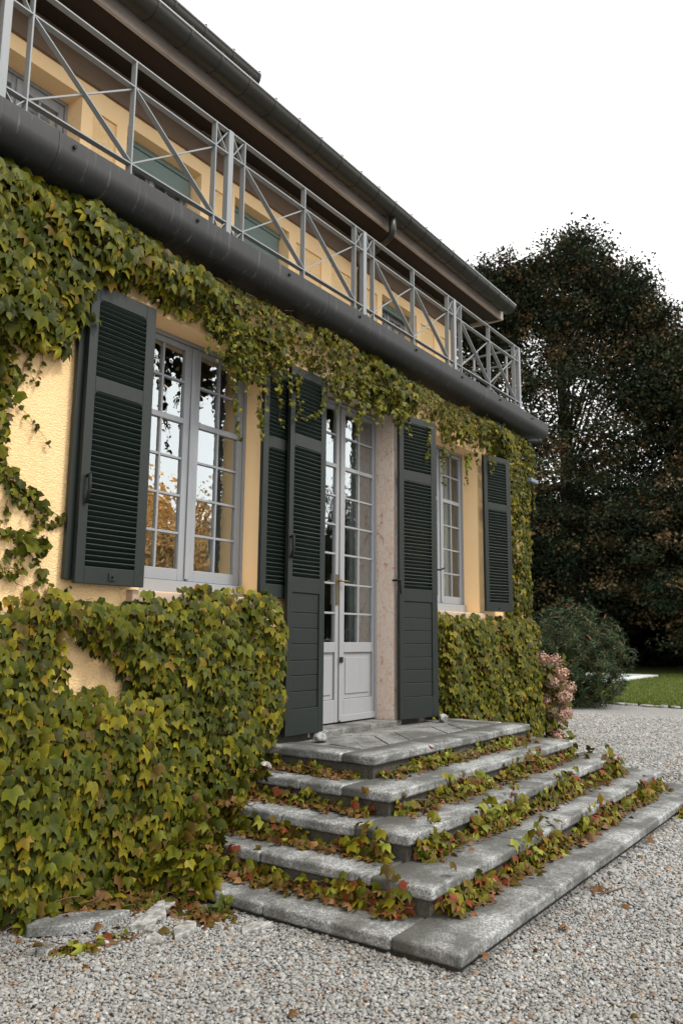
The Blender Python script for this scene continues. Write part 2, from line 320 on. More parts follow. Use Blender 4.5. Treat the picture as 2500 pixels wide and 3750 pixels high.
def place_leaves(thing, P, Nn, D, S, weights, keep=200, size_bias=None, shapes=None, mass_name='leaf_mass'):
    """the leaves that show largest become single parts, the rest one joined part"""
    n = len(P)
    if n == 0: return
    a, b, fam = pick_cols(n, weights) if isinstance(weights, dict) else weights
    shp = rng.choice(shapes or [0, 1, 2, 3], n)
    score = S/np.linalg.norm(P-CAM, axis=1) if size_bias is None else size_bias
    order = np.argsort(-score); big = order[:keep]; rest = order[keep:]
    r, d, nn = frames(Nn, D)
    for i in big:
        me = variant(int(shp[i]), int(fam[i]), int(rng.integers(4)))
        o = link('leaf', me, thing); s = S[i]
        Mx = Matrix([[r[i][0]*s, d[i][0]*s, nn[i][0]*s, P[i][0]], [r[i][1]*s, d[i][1]*s, nn[i][1]*s, P[i][1]], [r[i][2]*s, d[i][2]*s, nn[i][2]*s, P[i][2]], [0, 0, 0, 1]])
        o.matrix_basis = Mx
    if len(rest):
        ms = [leaf_mesh('t', SHAPES[q], P[k_], Nn[k_], D[k_], S[k_], a[k_], b[k_], M['leaf']) for q in set(shp[rest]) for k_ in [rest[shp[rest] == q]]]
        o = link(mass_name, join_meshes(mass_name, ms), thing); o['kind'] = 'stuff'
def in_poly(px, pz, poly):
    poly = np.array(poly); x, y = poly[:, 0], poly[:, 1]; res = np.zeros(len(px), bool); j = len(poly)-1
    for i in range(len(poly)):
        c = ((y[i] > pz) != (y[j] > pz)) & (px < (x[j]-x[i])*(pz-y[i])/(y[j]-y[i]+1e-12)+x[i]); res ^= c; j = i
    return res
def edge_dist(px, pz, poly):
    poly = np.array(poly, float); best = np.full(len(px), 9.); Q = np.stack([px, pz], 1)
    for i in range(len(poly)):
        a, b = poly[i], poly[(i+1) % len(poly)]; d = b-a; t = np.clip(((Q-a)@d)/(d@d+1e-9), 0, 1)
        best = np.minimum(best, np.linalg.norm(Q-a-t[:, None]*d, axis=1))
    return best
def lump(x, z, s=1.):
    return (np.sin(x*7.3*s+z*3.1)+np.sin(x*3.7*s-z*6.1+1.3)+np.sin(x*13.1*s+z*11.7+.4)*.6)/2.6
def wall_ivy(thing, poly, hole, layers, size, tau, bulge, weights_fn, keep, yw=2.3, xmax=9):
    P_, N_, D_, S_ = [], [], [], []
    poly_a = np.array(poly); lo, hi = poly_a.min(0), poly_a.max(0)
    for li, (sp, depth) in enumerate(layers):
        gx, gz = np.meshgrid(np.arange(lo[0], hi[0], sp), np.arange(max(lo[1], .03), hi[1], sp*.9))
        x = gx.ravel()+rng.uniform(-.5, .5, gx.size)*sp; z = gz.ravel()+rng.uniform(-.5, .5, gx.size)*sp
        nx = x+.07*lump(x*2.6, z*2.6); nz = z+.06*lump(z*2.6+3, x*2.6)
        k = in_poly(nx, nz, poly) & (z > .02) & (x < xmax)
        if hole is not None: k &= ~in_poly(nx, nz, hole)
        x, z = x[k], z[k]; ed = edge_dist(x, z, poly)
        if hole is not None: ed = np.minimum(ed, edge_dist(x, z, hole))
        tt = np.clip(ed/.14, 0, 1); b = bulge(x, z)*(.35+.65*tt)*(1+.35*lump(x, z))
        y = yw-.012-b*depth-rng.uniform(0, .03, len(x))
        n = len(x); ta = rng.normal(tau, .22, n); sd_ = rng.normal(0, .34, n)
        Nn = np.stack([np.sin(sd_), -np.cos(ta)*np.cos(sd_), np.sin(ta)], 1)
        ro = rng.normal(0, .27, n); Dn = np.stack([np.sin(ro), -.35*np.ones(n)-.2*rng.random(n), -np.cos(ro)], 1)
        P_.append(np.stack([x, y, z], 1)); N_.append(Nn); D_.append(Dn); S_.append(size(x, z)*np.clip(np.exp(rng.normal(-.05, .32, n)), .4, 1.4))
    P, Nn, D, S = map(np.concatenate, (P_, N_, D_, S_))
    front = (S/np.linalg.norm(P-CAM, axis=1))*np.where(P[:, 1] < np.median(P[:, 1]), 1.5, .6)
    place_leaves(thing, P, Nn, D, S, weights_fn(P), keep, front)
def weights_from_noise(base, alts):
    """colour families that drift in patches over the wall"""
    def f(P):
        n = len(P); a = np.zeros((n, 3)); b = np.zeros((n, 3)); fm = np.zeros(n, int)
        q = (np.sin(P[:, 0]*2.9+P[:, 2]*2.1+.7)+np.sin(P[:, 0]*5.3-P[:, 2]*4.2))/2+rng.normal(0, .45, n)
        th = np.linspace(-1.1, 1.1, len(alts)+2)[1:-1]
        cls = np.digitize(q, th)
        for c in range(len(alts)+1):
            k = np.where(cls == c)[0]
            if len(k): A, B, F_ = pick_cols(len(k), (base if c == 0 else alts[c-1])); a[k], b[k], fm[k] = A, B, F_
        return a, b, fm
    return f
def strand(thing, pts2, y, leaf=.045, sp=.028, weights=None, red=False, r=.0022, jitter=.012, stem_list=None, both=2):
    pts = [(p[0], y, p[1]) if len(p) == 2 else tuple(p) for p in pts2]
    A = np.array(pts, float); seg = np.linalg.norm(np.diff(A, axis=0), axis=1); L = seg.sum(); s = np.concatenate([[0], np.cumsum(seg)])
    m = max(3, int(L/.04)); t = np.linspace(0, L, m); Cc = np.stack([np.interp(t, s, A[:, i]) for i in range(3)], 1)
    Cc[1:-1] += rng.normal(0, jitter*.4, (m-2, 3)); stem_list.append((Cc, np.linspace(r*1.3, r*.5, m)))
    n = max(2, int(L/sp))*both//2; tt = np.sort(rng.uniform(0, L, n)); P = np.stack([np.interp(tt, t, Cc[:, i]) for i in range(3)], 1)+rng.normal(0, jitter, (n, 3))*np.array([1, .5, .6])
    P[:, 1] -= .008
    ta = rng.normal(.25, .4, n); sd_ = rng.normal(0, .6, n); Nn = np.stack([np.sin(sd_), -np.cos(ta)*np.cos(sd_), np.sin(ta)], 1)
    ro = rng.normal(0, .8, n); D = np.stack([np.sin(ro), -.3*np.ones(n), -np.cos(ro)], 1)
    S = leaf*np.exp(rng.normal(0, .3, n))*(1-.5*tt/L)
    return P, Nn, D, S
def stems(thing, lst, mat, name='stem'):
    mb = MB()
    for Cc, r in lst: mb.tube(Cc, r, 4, False)
    o = mb.obj(name, mat, thing, smooth=True); o['kind'] = 'stuff'; return o

# ------------------------------------------------------------------ ground
def sheet(name, outline, z, mat, kind='structure'):
    me = bpy.data.meshes.new(name); me.from_pydata([(x, y, z) for x, y in outline], [], [tuple(range(len(outline)))])
    o = link(name, me, None, mat); o['kind'] = kind; return o
sheet('ground', [(-400, -400), (600, -400), (600, 600), (-400, 600)], -.012, M['gravel_bed'])
LAWN = [(15.75, -60), (15.8, 1.2), (15.85, 2.5), (16.05, 3.8), (16.1, 5.3), (15.6, 7.5), (14.5, 10), (12, 30), (12, 120), (220, 120), (220, -60)]
lawn = MB().prism_z(LAWN, -.02, .035).obj('lawn', M['lawn']); lawn['kind'] = 'structure'
WX = 6.35      # right-hand corner of the ground floor
# ------------------------------------------------------------------ villa
villa = empty('villa', (2.5, 2.3, 0)); tag(villa, 'ochre stucco villa with green louvred shutters and a terrace storey', 'villa')
def holed_wall(name, x0, x1, z0, z1, y, holes, mat, parent, depth=0, reveal_mat=None):
    """front sheet with rectangular openings; each opening gets its own reveal lining"""
    xs = sorted({x0, x1, *[h[i] for h in holes for i in (0, 1)]}); zs = sorted({z0, z1, *[h[i] for h in holes for i in (2, 3)]})
    mb = MB(); V = {}
    def vid(x, z):
        if (x, z) not in V: V[(x, z)] = len(mb.v); mb.v.append((x, y, z))
        return V[(x, z)]
    for a, b in zip(xs, xs[1:]):
        for c, d in zip(zs, zs[1:]):
            mx_, mz = (a+b)/2, (c+d)/2
            if any(h[0] < mx_ < h[1] and h[2] < mz < h[3] for h in holes): continue
            mb.f.append((vid(a, c), vid(b, c), vid(b, d), vid(a, d)))
    me = bpy.data.meshes.new(name); me.from_pydata(mb.v, [], mb.f)
    return link(name, me, parent, mat)
W1 = (-.02, 1.17, 1.80, 3.72); DO = (1.88, 3.09, .74, 3.72); W3 = (3.935, 5.045, 1.80, 3.72)
DOUT = (1.78, 3.195, .60, 3.84)
holed_wall('ground_floor_wall', -7, WX, -.2, 4.24, 2.3, [W1, DOUT, W3], M['stucco'], villa)
def reveal(o, y0, y1, mat, name='reveal'):
    x0, x1, z0, z1 = o; mb = MB()
    mb.add([(x0, y0, z0), (x0, y1, z0), (x0, y1, z1), (x0, y0, z1)], [(0, 1, 2, 3)]); mb.add([(x1, y0, z0), (x1, y1, z0), (x1, y1, z1), (x1, y0, z1)], [(3, 2, 1, 0)])
    mb.add([(x0, y0, z1), (x1, y0, z1), (x1, y1, z1), (x0, y1, z1)], [(0, 1, 2, 3)]); mb.add([(x0, y0, z0), (x1, y0, z0), (x1, y1, z0), (x0, y1, z0)], [(3, 2, 1, 0)])
    me = bpy.data.meshes.new(name); me.from_pydata(mb.v, [], mb.f); return link(name, me, villa, mat)
for o in (W1, W3): reveal(o, 2.3, 2.53, M['plaster']); reveal(o, 2.53, 2.79, M['inner'], 'inner_reveal')
# side, back and terrace
MB().box(WX-.3, WX, 2.302, 11, -.2, 4.24).obj('side_wall', M['stucco'], villa)
MB().box(-7, WX-.3, 10.7, 11, -.2, 6.2).obj('rear_wall', M['stucco'], villa)
MB().box(-7.3, -7.001, 2.3, 11, -.2, 6.2).obj('end_wall', M['stucco'], villa)
MB().box(-7, WX-.01, 2.31, 10.7, 4.16, 4.36).obj('terrace_floor', M['paving_stone'], villa)
# rooms behind the windows
rm = MB()
rm.box(-1.2, 5.9, 6.0, 6.1, .6, 4.15).box(-1.3, -1.2, 2.8, 6.1, .6, 4.15).box(5.9, 6.0, 2.8, 6.1, .6, 4.15).box(1.4, 1.5, 2.8, 6, .6, 4.15).box(3.5, 3.6, 2.8, 6, .6, 4.15)
rm.obj('room_wall', M['room'], villa)
MB().box(-1.2, 5.9, 2.5, 6.0, .60, .735).obj('room_floor', M['roomwood'], villa)
MB().box(.2, 1.2, 5.2, 5.9, .735, 2.3).obj('room_cupboard', M['roomwood'], villa, .01); MB().box(2.0, 3.2, 5.0, 5.6, .735, 1.75).obj('room_cupboard', M['roomwood'], villa, .01)
# door surround in pinkish marble
jl = MB().box(1.78, 1.88, 2.275, 2.56, .695, 3.74).obj('door_jamb', M['marble'], villa, .006)
jr = MB().box(3.09, 3.195, 2.275, 2.56, .695, 3.74).obj('door_jamb', M['marble'], villa, .006)
MB().box(1.78, 3.195, 2.275, 2.56, 3.741, 3.84).obj('door_lintel', M['marble'], villa, .006)
for x0, x1 in ((W1[0]-.10, W1[1]+.06), (W3[0]-.06, W3[1]+.06)):
    MB().box(x0, x1, 2.235, 2.56, 1.715, 1.797).obj('window_sill', M['sill'], villa, .012)

[MB().box(a_, b_, 2.282, 2.2995, .3, .80).obj('plinth', M['granite_riser'], villa) for a_, b_ in ((1.20, 1.778), (3.197, 4.1))]
def casement(name, o, yf, rows, gl, solid_to=None, paint='window_paint', curtains=True, glass='glass'):
    """double-leaf glazed window or door. rows: glass z breaks (thick rail after the second), gl: (inner edge, bar, outer edge) offsets from the centre"""
    x0, x1, z0, z1 = o; cx = (x0+x1)/2; wp = M[paint]
    fr = MB(); t = .045; y0, y1 = yf-.012, yf+.075
    fr.box(x0, x0+t*.55, y0, y1, z0, z1).box(x1-t*.55, x1, y0, y1, z0, z1).box(x0+t*.55, x1-t*.55, y0, y1, z1-t*.7, z1)
    if solid_to is None: fr.box(x0+t*.55, x1-t*.55, y0-.035, y1, z0, z0+.095)
    win = fr.obj(name, wp, villa, .004)
    zb = (z0+.10) if solid_to is None else z0+.012
    ztop = z1-t*.75; a, bm_, b = gl
    for s in (-1, 1):
        X = lambda u: cx+s*u
        def bx(mb, u0, u1, yy0, yy1, za, zc): mb.box(min(X(u0), X(u1)), max(X(u0), X(u1)), yy0, yy1, za, zc)
        lf = MB(); in0 = .004; outer = (x1-x0)/2-t*.6
        bx(lf, in0, a, yf, yf+.045, zb, ztop); bx(lf, b, outer, yf, yf+.045, zb, ztop)
        bx(lf, a, b, yf, yf+.045, rows[0][0], ztop)                      # top rail
        bx(lf, a, b, yf, yf+.045, rows[2][1], rows[2][0])                # stout cross rail
        if solid_to is None: bx(lf, a, b, yf, yf+.045, zb, rows[-1][0])
        else:
            bx(lf, a, b, yf, yf+.045, solid_to[1], rows[-1][0]); bx(lf, a, b, yf, yf+.045, zb, solid_to[0])
        lo_ = lf.obj('casement', wp, win, .005)
        if solid_to is not None:
            pn = MB(); bx(pn, a+.002, b-.002, yf+.020, yf+.04, solid_to[0]+.002, solid_to[1]-.002); pn.obj('door_panel', wp, win, .004)
            pn = MB(); bx(pn, a+.04, b-.04, yf+.010, yf+.0195, solid_to[0]+.045, solid_to[1]-.045); pn.obj('raised_panel', wp, win, .006)
            if s == 1:
                wb = MB(); bx(wb, in0, outer, yf-.018, yf-.001, zb, zb+.06); wb.obj('weather_bar', wp, win, .006)
        mb = MB()
        if s == 1: mb.box(cx-.022, cx+.022, yf-.016, yf-.001, zb+.012, ztop-.012); mb.obj('meeting_bead', wp, win, .006)
        zs = [r[0] for r in rows]
        cells = []
        for i in range(len(zs)-1):
            hi_ = rows[i][1] if i == 2 else zs[i]; cells.append((hi_, zs[i+1]))
        # bars
        hw = .009
        for (ztp, zbt) in ((zs[0], zs[2]), (rows[2][1], zs[-1])):
            m_ = MB(); bx(m_, bm_-hw, bm_+hw, yf+.004, yf+.036, zbt, ztp); m_.obj('glazing_bar', wp, win, .003)
        for i in range(1, len(zs)-1):
            if i == 2: continue
            for u0, u1 in ((a, bm_-hw), (bm_+hw, b)):
                m_ = MB(); bx(m_, u0, u1, yf+.005, yf+.035, zs[i]-hw, zs[i]+hw); m_.obj('glazing_bar', wp, win, .003)
        for ztp, zbt in cells:
            for u0, u1 in ((a, bm_-hw), (bm_+hw, b)):
                xa, xb = sorted((X(u0), X(u1))); e = .002
                tx, tz = rng.normal(0, .0016, 2)
                yy = lambda x, z: yf+.022+tx*(x-(xa+xb)/2)+tz*(z-(ztp+zbt)/2)
                me = bpy.data.meshes.new('pane'); q = [(xa-e, zbt-e), (xb+e, zbt-e), (xb+e, ztp+e), (xa-e, ztp+e)]
                me.from_pydata([(x, yy(x, z), z) for x, z in q], [], [(0, 1, 2, 3)]); link('pane', me, win, M[glass])
    if curtains == 'full':
        xs = np.linspace(x0+.02, x1-.02, 70); me = bpy.data.meshes.new('curtain'); me.from_pydata([(x, yf+.15+.016*math.sin(x*46)+.006*math.sin(x*101), z) for z in (z0+.02, z1) for x in xs], [], [(i, i+1, 71+i, 70+i) for i in range(69)]); me.shade_smooth(); link('curtain', me, win, M['curtain'])
    elif curtains:
        for s in (-1, 1):
            pts = [(cx+s*((x1-x0)/2-.03-.16*i/24), yf+.20+.022*math.sin(i*1.9)) for i in range(25)]
            me = bpy.data.meshes.new('curtain'); me.from_pydata([(x, y, z) for z in (z0+.02, z1) for x, y in pts], [], [(i, i+1, 26+i, 25+i) for i in range(24)])
            me.shade_smooth(); link('curtain', me, win, M['curtain'])
    return win
WR = [(3.645,), (3.395,), (3.116, 3.072), (2.805,), (2.525,), (2.247,), (1.985,)]
WR = [r if len(r) == 2 else (r[0], r[0]) for r in WR]
casement('window', W1, 2.50, WR, (.080, .292, .510))
casement('window', W3, 2.50, WR, (.072, .270, .472), curtains='full', glass='clear_glass')
DR_ = [(3.645,), (3.402,), (3.12, 3.082), (2.816,), (2.543,), (2.271,), (1.997,), (1.726,), (1.463,)]
DR_ = [r if len(r) == 2 else (r[0], r[0]) for r in DR_]
door = casement('glazed_door', DO, 2.475, DR_, (.072, .310, .548), (.95, 1.37), 'door_paint')
hd = MB().box(2.415, 2.445, 2.462, 2.474, 1.80, 2.08).obj('handle_plate', M['brass'], door, .003)
MB().tube([(2.43, 2.463, 2.02), (2.43, 2.42, 2.02), (2.445, 2.41, 2.02), (2.54, 2.41, 2.018)], .009, 8).obj('door_handle', M['brass'], door, smooth=True)
MB().box(2.462, 2.508, 2.447, 2.458, 1.28, 1.33).obj('keyhole', M['iron'], door, .002)

# ------------------------------------------------------------------ louvred shutters
SLAT = {}
def shutter(x0, x1, yf, z0, z1, louv, planks=None, ang=0., hinge=None, stile=.08, slats=True, label=None):
    """yf front face; louv list of (z0,z1) louvre fields; planks: z breaks of the boarded foot"""
    th = .036; fr = MB()
    fr.box(x0, x0+stile*.8, yf, yf+th, z0, z1).box(x1-stile, x1, yf, yf+th, z0, z1)
    xa, xb = x0+stile*.8, x1-stile
    zz = [z0]
    fields = sorted(louv)
    if planks: fields = [(planks[0], planks[-1])]+fields
    prev = z0
    for a, b in fields:
        fr.box(xa, xb, yf+.001, yf+th-.001, prev, a); prev = b
    fr.box(xa, xb, yf+.001, yf+th-.001, prev, z1)
    sh = fr.obj('shutter', M['green_paint'], villa, .004)
    if label: sh['label'] = label
    key = round(xb-xa, 3)
    if slats:
        if key not in SLAT:
            c, s_ = math.cos(math.radians(42)), math.sin(math.radians(42)); wd = key/2+.004; pr = [(-.022, -.004), (.022, -.004), (.022, .004), (-.022, .004)]
            SLAT[key] = MB().prism_x([(u*c+v*s_, -u*s_+v*c) for u, v in pr], -wd, wd).mesh('slat'); SLAT[key].materials.append(M['slat_paint'])
        for a, b in louv:
            n = int((b-a-.02)/.0345)+1
            for i in range(n):
                o = link('slat', SLAT[key], sh); z = a+.008+(i+.3)*(b-a-.004)/n
                o.matrix_basis = Matrix.Translation(((xa+xb)/2, yf+.0185, z)) @ Matrix.Rotation(random.gauss(0, .006), 4, 'Y') @ Matrix.Rotation(random.gauss(0, .05), 4, 'X')
            # corners of the louvre field are rounded: small fillets
            for cxx, sx in ((xa, 1), (xb, -1)):
                MB().add([(cxx, yf+.002, b), (cxx+sx*.03, yf+.002, b), (cxx+sx*.008, yf+.002, b-.008), (cxx, yf+.002, b-.03), (cxx, yf+th-.004, b), (cxx+sx*.03, yf+th-.004, b), (cxx+sx*.008, yf+th-.004, b-.008), (cxx, yf+th-.004, b-.03)], [(0, 1, 2, 3), (4, 5, 6, 7), (1, 2, 6, 5), (2, 3, 7, 6)]).obj('corner_fillet', M['green_paint'], sh)
    if planks:
        MB().box(xa+.001, xb-.001, yf+.0285, yf+.0335, planks[0], planks[-1]).obj('backing_board', M['green_paint'], sh)
        for a, b in zip(planks, planks[1:]):
            MB().box(xa+.001, xb-.001, yf+.009+random.uniform(0, .003), yf+.028, a+.0015, b-.0015).obj('plank', M['green_paint'], sh, .005)
    if ang:
        R_ = Matrix.Translation(hinge) @ Matrix.Rotation(ang, 4, 'Z') @ Matrix.Translation(-Vector(hinge))
        sh.matrix_basis = R_ @ sh.matrix_basis
    return sh
LW = [(1.915, 3.006), (3.101, 3.604)]
s1 = shutter(-.585, -.065, 2.20, 1.81, 3.70, LW)
b1 = shutter(-.625, -.10, 2.246, 1.83, 3.70, LW, slats=False)
s2 = shutter(1.115, 1.66, 2.246, 1.81, 3.70, LW)
LD = [(1.985, 3.065), (3.17, 3.665)]; PK = [.945, 1.078, 1.202, 1.321, 1.45, 1.576, 1.70, 1.86]
s3 = shutter(1.385, 1.873, 2.195, .745, 3.742, LD, PK, stile=.07)
s4 = shutter(3.105, 3.655, 2.20, .742, 3.735, LD, PK, ang=-math.radians(12.5), hinge=(3.105, 2.236, 0))
s5 = shutter(5.045, 5.545, 2.20, 1.825, 3.70, [(1.933, 3.041), (3.123, 3.64)], ang=-math.radians(14), hinge=(5.045, 2.236, 0))
# shutter fittings
MB().tube([(-.545, 2.192, 2.46), (-.545, 2.17, 2.47), (-.545, 2.165, 2.38), (-.545, 2.185, 2.29)], .012, 6).obj('latch', M['iron'], s1, smooth=True)
MB().box(-.345, -.295, 2.193, 2.1985, 1.835, 1.885).tube([(-.32, 2.196, 1.86), (-.32, 2.175, 1.86)], .008, 6).obj('lock_plate', M['green_paint'], s1, .002)
MB().tube([(1.405, 2.19, 2.30), (1.405, 2.165, 2.31), (1.405, 2.16, 2.2), (1.405, 2.182, 2.13)], .012, 6).obj('latch', M['iron'], s3, smooth=True)
MB().tube([(3.075, 2.27, 2.06), (3.075, 2.20, 2.06), (3.10, 2.19, 2.06)], .011, 6).tube([(3.10, 2.19, 2.06), (3.10, 2.19, 1.93)], .007, 6).obj('shutter_catch', M['iron'], villa, smooth=True)
MB().tube([(3.63, 2.10, 2.20), (3.70, 2.08, 2.20), (3.74, 2.06, 2.22)], .009, 6).obj('shutter_catch', M['iron'], villa, smooth=True)
MB().tube([(5.26, 2.17, 1.87), (5.26, 2.13, 1.868)], .009, 6).obj('knob', M['iron'], villa, smooth=True)
MB().tube([(5.565, 2.10, 2.47), (5.565, 2.08, 2.48), (5.57, 2.08, 2.34)], .009, 6).obj('shutter_catch', M['iron'], villa, smooth=True)

# ------------------------------------------------------------------ balcony fascia
prof = [(2.0, 4.405), (2.0, 4.315)]+[(2.0+.125-.125*math.cos(a), 4.315-.125*math.sin(a)) for a in np.linspace(.15, math.pi/2, 9)]+[(2.30, 4.188), (2.30, 4.21), (2.13, 4.21), (2.03, 4.31), (2.03, 4.395), (2.30, 4.395), (2.30, 4.405)]
FX = 6.67; xs_ = [-7, -4.05, -1.02, 1.62, 3.62, 5.30, FX]
for a, b in zip(xs_, xs_[1:]):
    MB().prism_x(prof, a+.0015, b-.0015).obj('fascia', M['fascia'], villa, smooth=False).data.shade_flat()
o_ = [o for o in villa.children if o.name.startswith('fascia')]
for o in o_:
    o.data.shade_smooth(); m_ = o.modifiers.new('es', 'EDGE_SPLIT'); m_.split_angle = math.radians(35)
MB().box(2.3+4.05, FX, 2.301, 11, 4.19, 4.404).obj('terrace_edge', M['fascia'], villa)
for i in range(-3, 8):
    x = -.918+1.003*i+1.003
    if x < FX: MB().tube([(x, 1.999, 4.355), (x, 1.985, 4.355)], .012, 8).obj('bolt', M['iron'], villa, smooth=False)
# ------------------------------------------------------------------ upper storey
UY = 3.05; UX = 5.985
O1 = (-1.0, -.168, 4.41, 5.61); O2 = (.266, 1.098, 4.41, 5.61); O3 = (1.533, 2.339, 4.41, 5.61); O4 = (4.105, 4.934, 4.41, 5.61); O0 = (-2.3, -1.45, 4.41, 5.61)
PAN = [(-.065, .164, 4.44, 5.555), (1.20, 1.43, 4.44, 5.555), (2.455, 2.895, 4.44, 5.555), (3.075, 3.50, 4.44, 5.555), (3.71, 4.0, 4.44, 5.555), (5.03, 5.40, 4.44, 5.555), (5.56, 5.87, 4.44, 5.555), (-1.33, -1.11, 4.44, 5.555)]
holed_wall('upper_wall', -7, UX, 4.36, 6.1, UY, [O0, O1, O2, O3, O4]+PAN, M['plaster'], villa)
for p in PAN:
    reveal(p, UY, UY+.018, M['plaster'], 'panel_edge')
    me = bpy.data.meshes.new('wall_panel'); me.from_pydata([(p[0], UY+.018, p[2]), (p[1], UY+.018, p[2]), (p[1], UY+.018, p[3]), (p[0], UY+.018, p[3])], [], [(0, 1, 2, 3)]); link('wall_panel', me, villa, M['stucco'])
for o in (O0, O1, O2, O3, O4): reveal(o, UY, UY+.22, M['plaster']); reveal(o, UY+.22, UY+.45, M['inner'], 'inner_reveal')
MB().box(UX-.25, UX, UY+.002, 10.7, 4.36, 6.1).obj('upper_side_wall', M['plaster'], villa)
MB().box(-2.6, UX-.26, 5.2, 5.3, 4.36, 6.0).obj('upper_room_wall', M['room'], villa)
UR = [(5.50,), (5.36,), (5.22, 5.19), (5.0,), (4.75,), (4.5,)]
UR = [r if len(r) == 2 else (r[0], r[0]) for r in UR]
for o in (O0, O1, O2, O3, O4):
    casement('window', o, UY+.19, UR, (.055, .185, .345), curtains=o in (O0, O1, O2))
for o in (O0, O1, O2, O4):
    xs = np.linspace(o[0]+.02, o[1]-.02, 60); me = bpy.data.meshes.new('sheer_curtain'); me.from_pydata([(x, UY+.245+.008*math.sin(x*55), z) for z in (4.42, 5.6) for x in xs], [], [(i, i+1, 61+i, 60+i) for i in range(59)]); me.shade_smooth(); link('sheer_curtain', me, villa, M['sheer'])
def roller(o, zb):
    x0, x1 = o[0]+.01, o[1]-.01; y = UY+.13; z = o[3]; r = empty_part = None
    hdr = MB().box(x0, x1, y-.02, y+.03, z-.05, z-.002).obj('roller_shutter', M['roller_green'], villa, .004)
    n = int((z-.05-zb)/.047)
    me = MB().box(-(x1-x0)/2, (x1-x0)/2, -.006, .006, -.0215, .0215).mesh('roller_slat'); me.materials.append(M['roller_green'])
    for i in range(n):
        s_ = link('roller_slat', me, hdr); s_.matrix_basis = Matrix.Translation(((x0+x1)/2, y+.005, z-.05-.0235-.047*i)) @ Matrix.Rotation(.32, 4, 'X')
    MB().box(x0, x1, y-.012, y+.02, z-.05-.047*n-.028, z-.05-.047*n).obj('bottom_bar', M['roller_green'], hdr, .003)
roller(O2, 5.38); roller(O3, 4.42); roller(O4, 5.56)
# eaves
MB().box(-7, UX+.04, UY-.03, UY+.02, 5.735, 6.0).obj('wall_plate', M['band'], villa, .004)
EX = 6.45; EY = 2.52; EZ = 5.955
jx = [-7, -3.0, -1.2, .78, 1.48, 3.6, EX]
for a, b in zip(jx, jx[1:]):
    MB().box(a+.001, b-.001, EY, EY+.035, EZ, EZ+.19).obj('eaves_board', M['wood'], villa, .003)
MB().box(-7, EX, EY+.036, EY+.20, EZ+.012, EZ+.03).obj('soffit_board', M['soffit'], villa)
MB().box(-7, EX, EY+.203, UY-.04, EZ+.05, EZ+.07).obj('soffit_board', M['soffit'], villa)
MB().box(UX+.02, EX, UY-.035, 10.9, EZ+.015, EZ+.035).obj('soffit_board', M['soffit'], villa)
MB().box(EX-.035, EX, EY+.036, 10.9, EZ, EZ+.19).obj('eaves_board', M['wood'], villa)
rf = MB().add([(-7.2, 2.44, 6.16), (EX+.04, 2.44, 6.16), (EX+.04, 11.2, 6.16), (-7.2, 11.2, 6.16), (-7.2, 6.8, 7.5), (3.0, 6.8, 7.5)], [(0, 1, 5, 4), (1, 2, 5), (2, 3, 4, 5), (0, 4, 3), (0, 3, 2, 1)]).obj('roof', M['roof'], villa)
MB().box(-7, 1.05, 2.74, 6.0, 6.0, 6.50).obj('upper_eaves', M['soffit'], rf)
def gutter(x0, x1, yc, r, zr, name):
    n = 14; outp = [(yc-r*math.cos(a), zr-r*math.sin(a)*1.0) for a in np.linspace(0, math.pi, n)]; inp = [(yc-(r-.006)*math.cos(a), zr-(r-.006)*math.sin(a)) for a in np.linspace(math.pi, 0, n)]
    gt = MB().prism_x(outp+inp, x0, x1).obj(name, M['gutter'], villa, smooth=True); m_ = gt.modifiers.new('es', 'EDGE_SPLIT'); m_.split_angle = math.radians(40)
    MB().prism_x([(yc-r*math.cos(a), zr-r*math.sin(a)) for a in np.linspace(0, math.pi, n)], x1, x1+.004).obj('gutter_end', M['gutter'], gt)
    MB().tube([(x0, yc-r, zr+.004), (x1+.004, yc-r, zr+.004)], .011, 8).obj('gutter_lip', M['lip'], gt, smooth=True)
    x = x0+.3
    me = None
    xs = [q for q in np.arange(-6.5, x1-.05, .331)+.12]
    st = [(yc-(r+.004)*math.cos(a), zr-(r+.004)*math.sin(a)) for a in np.linspace(-.12, math.pi*.85, 12)]; st2 = [(yc-(r-.001)*math.cos(a), zr-(r-.001)*math.sin(a)) for a in np.linspace(math.pi*.85, -.12, 12)]
    me = MB().prism_x(st+st2, -.012, .012).tube([(0, yc-r, zr+.0), (0, yc-r-.004, zr+.03), (0, yc-r+.018, zr+.045)], .005, 5).mesh('gutter_bracket'); me.materials.append(M['gutter'])
    for q in xs:
        o = link('gutter_bracket', me, gt); o.matrix_basis = Matrix.Translation((q, 0, 0))
    return gt
gutter(-7, 6.38, 2.403, .103, 6.097, 'gutter')
gutter(-7, 1.235, 2.61, .11, 6.445, 'gutter')
MB().tube([(3.30, 2.403, 6.01), (3.30, 2.403, 5.86), (3.31, 2.43, 5.82), (3.35, 2.52, 5.80), (3.49, 2.83, 5.78), (3.53, 2.95, 5.75), (3.55, 2.985, 5.66), (3.55, 2.985, 5.55), (3.55, 2.985, 4.42)], .042, 10).obj('downpipe', M['gutter'], villa, smooth=True)

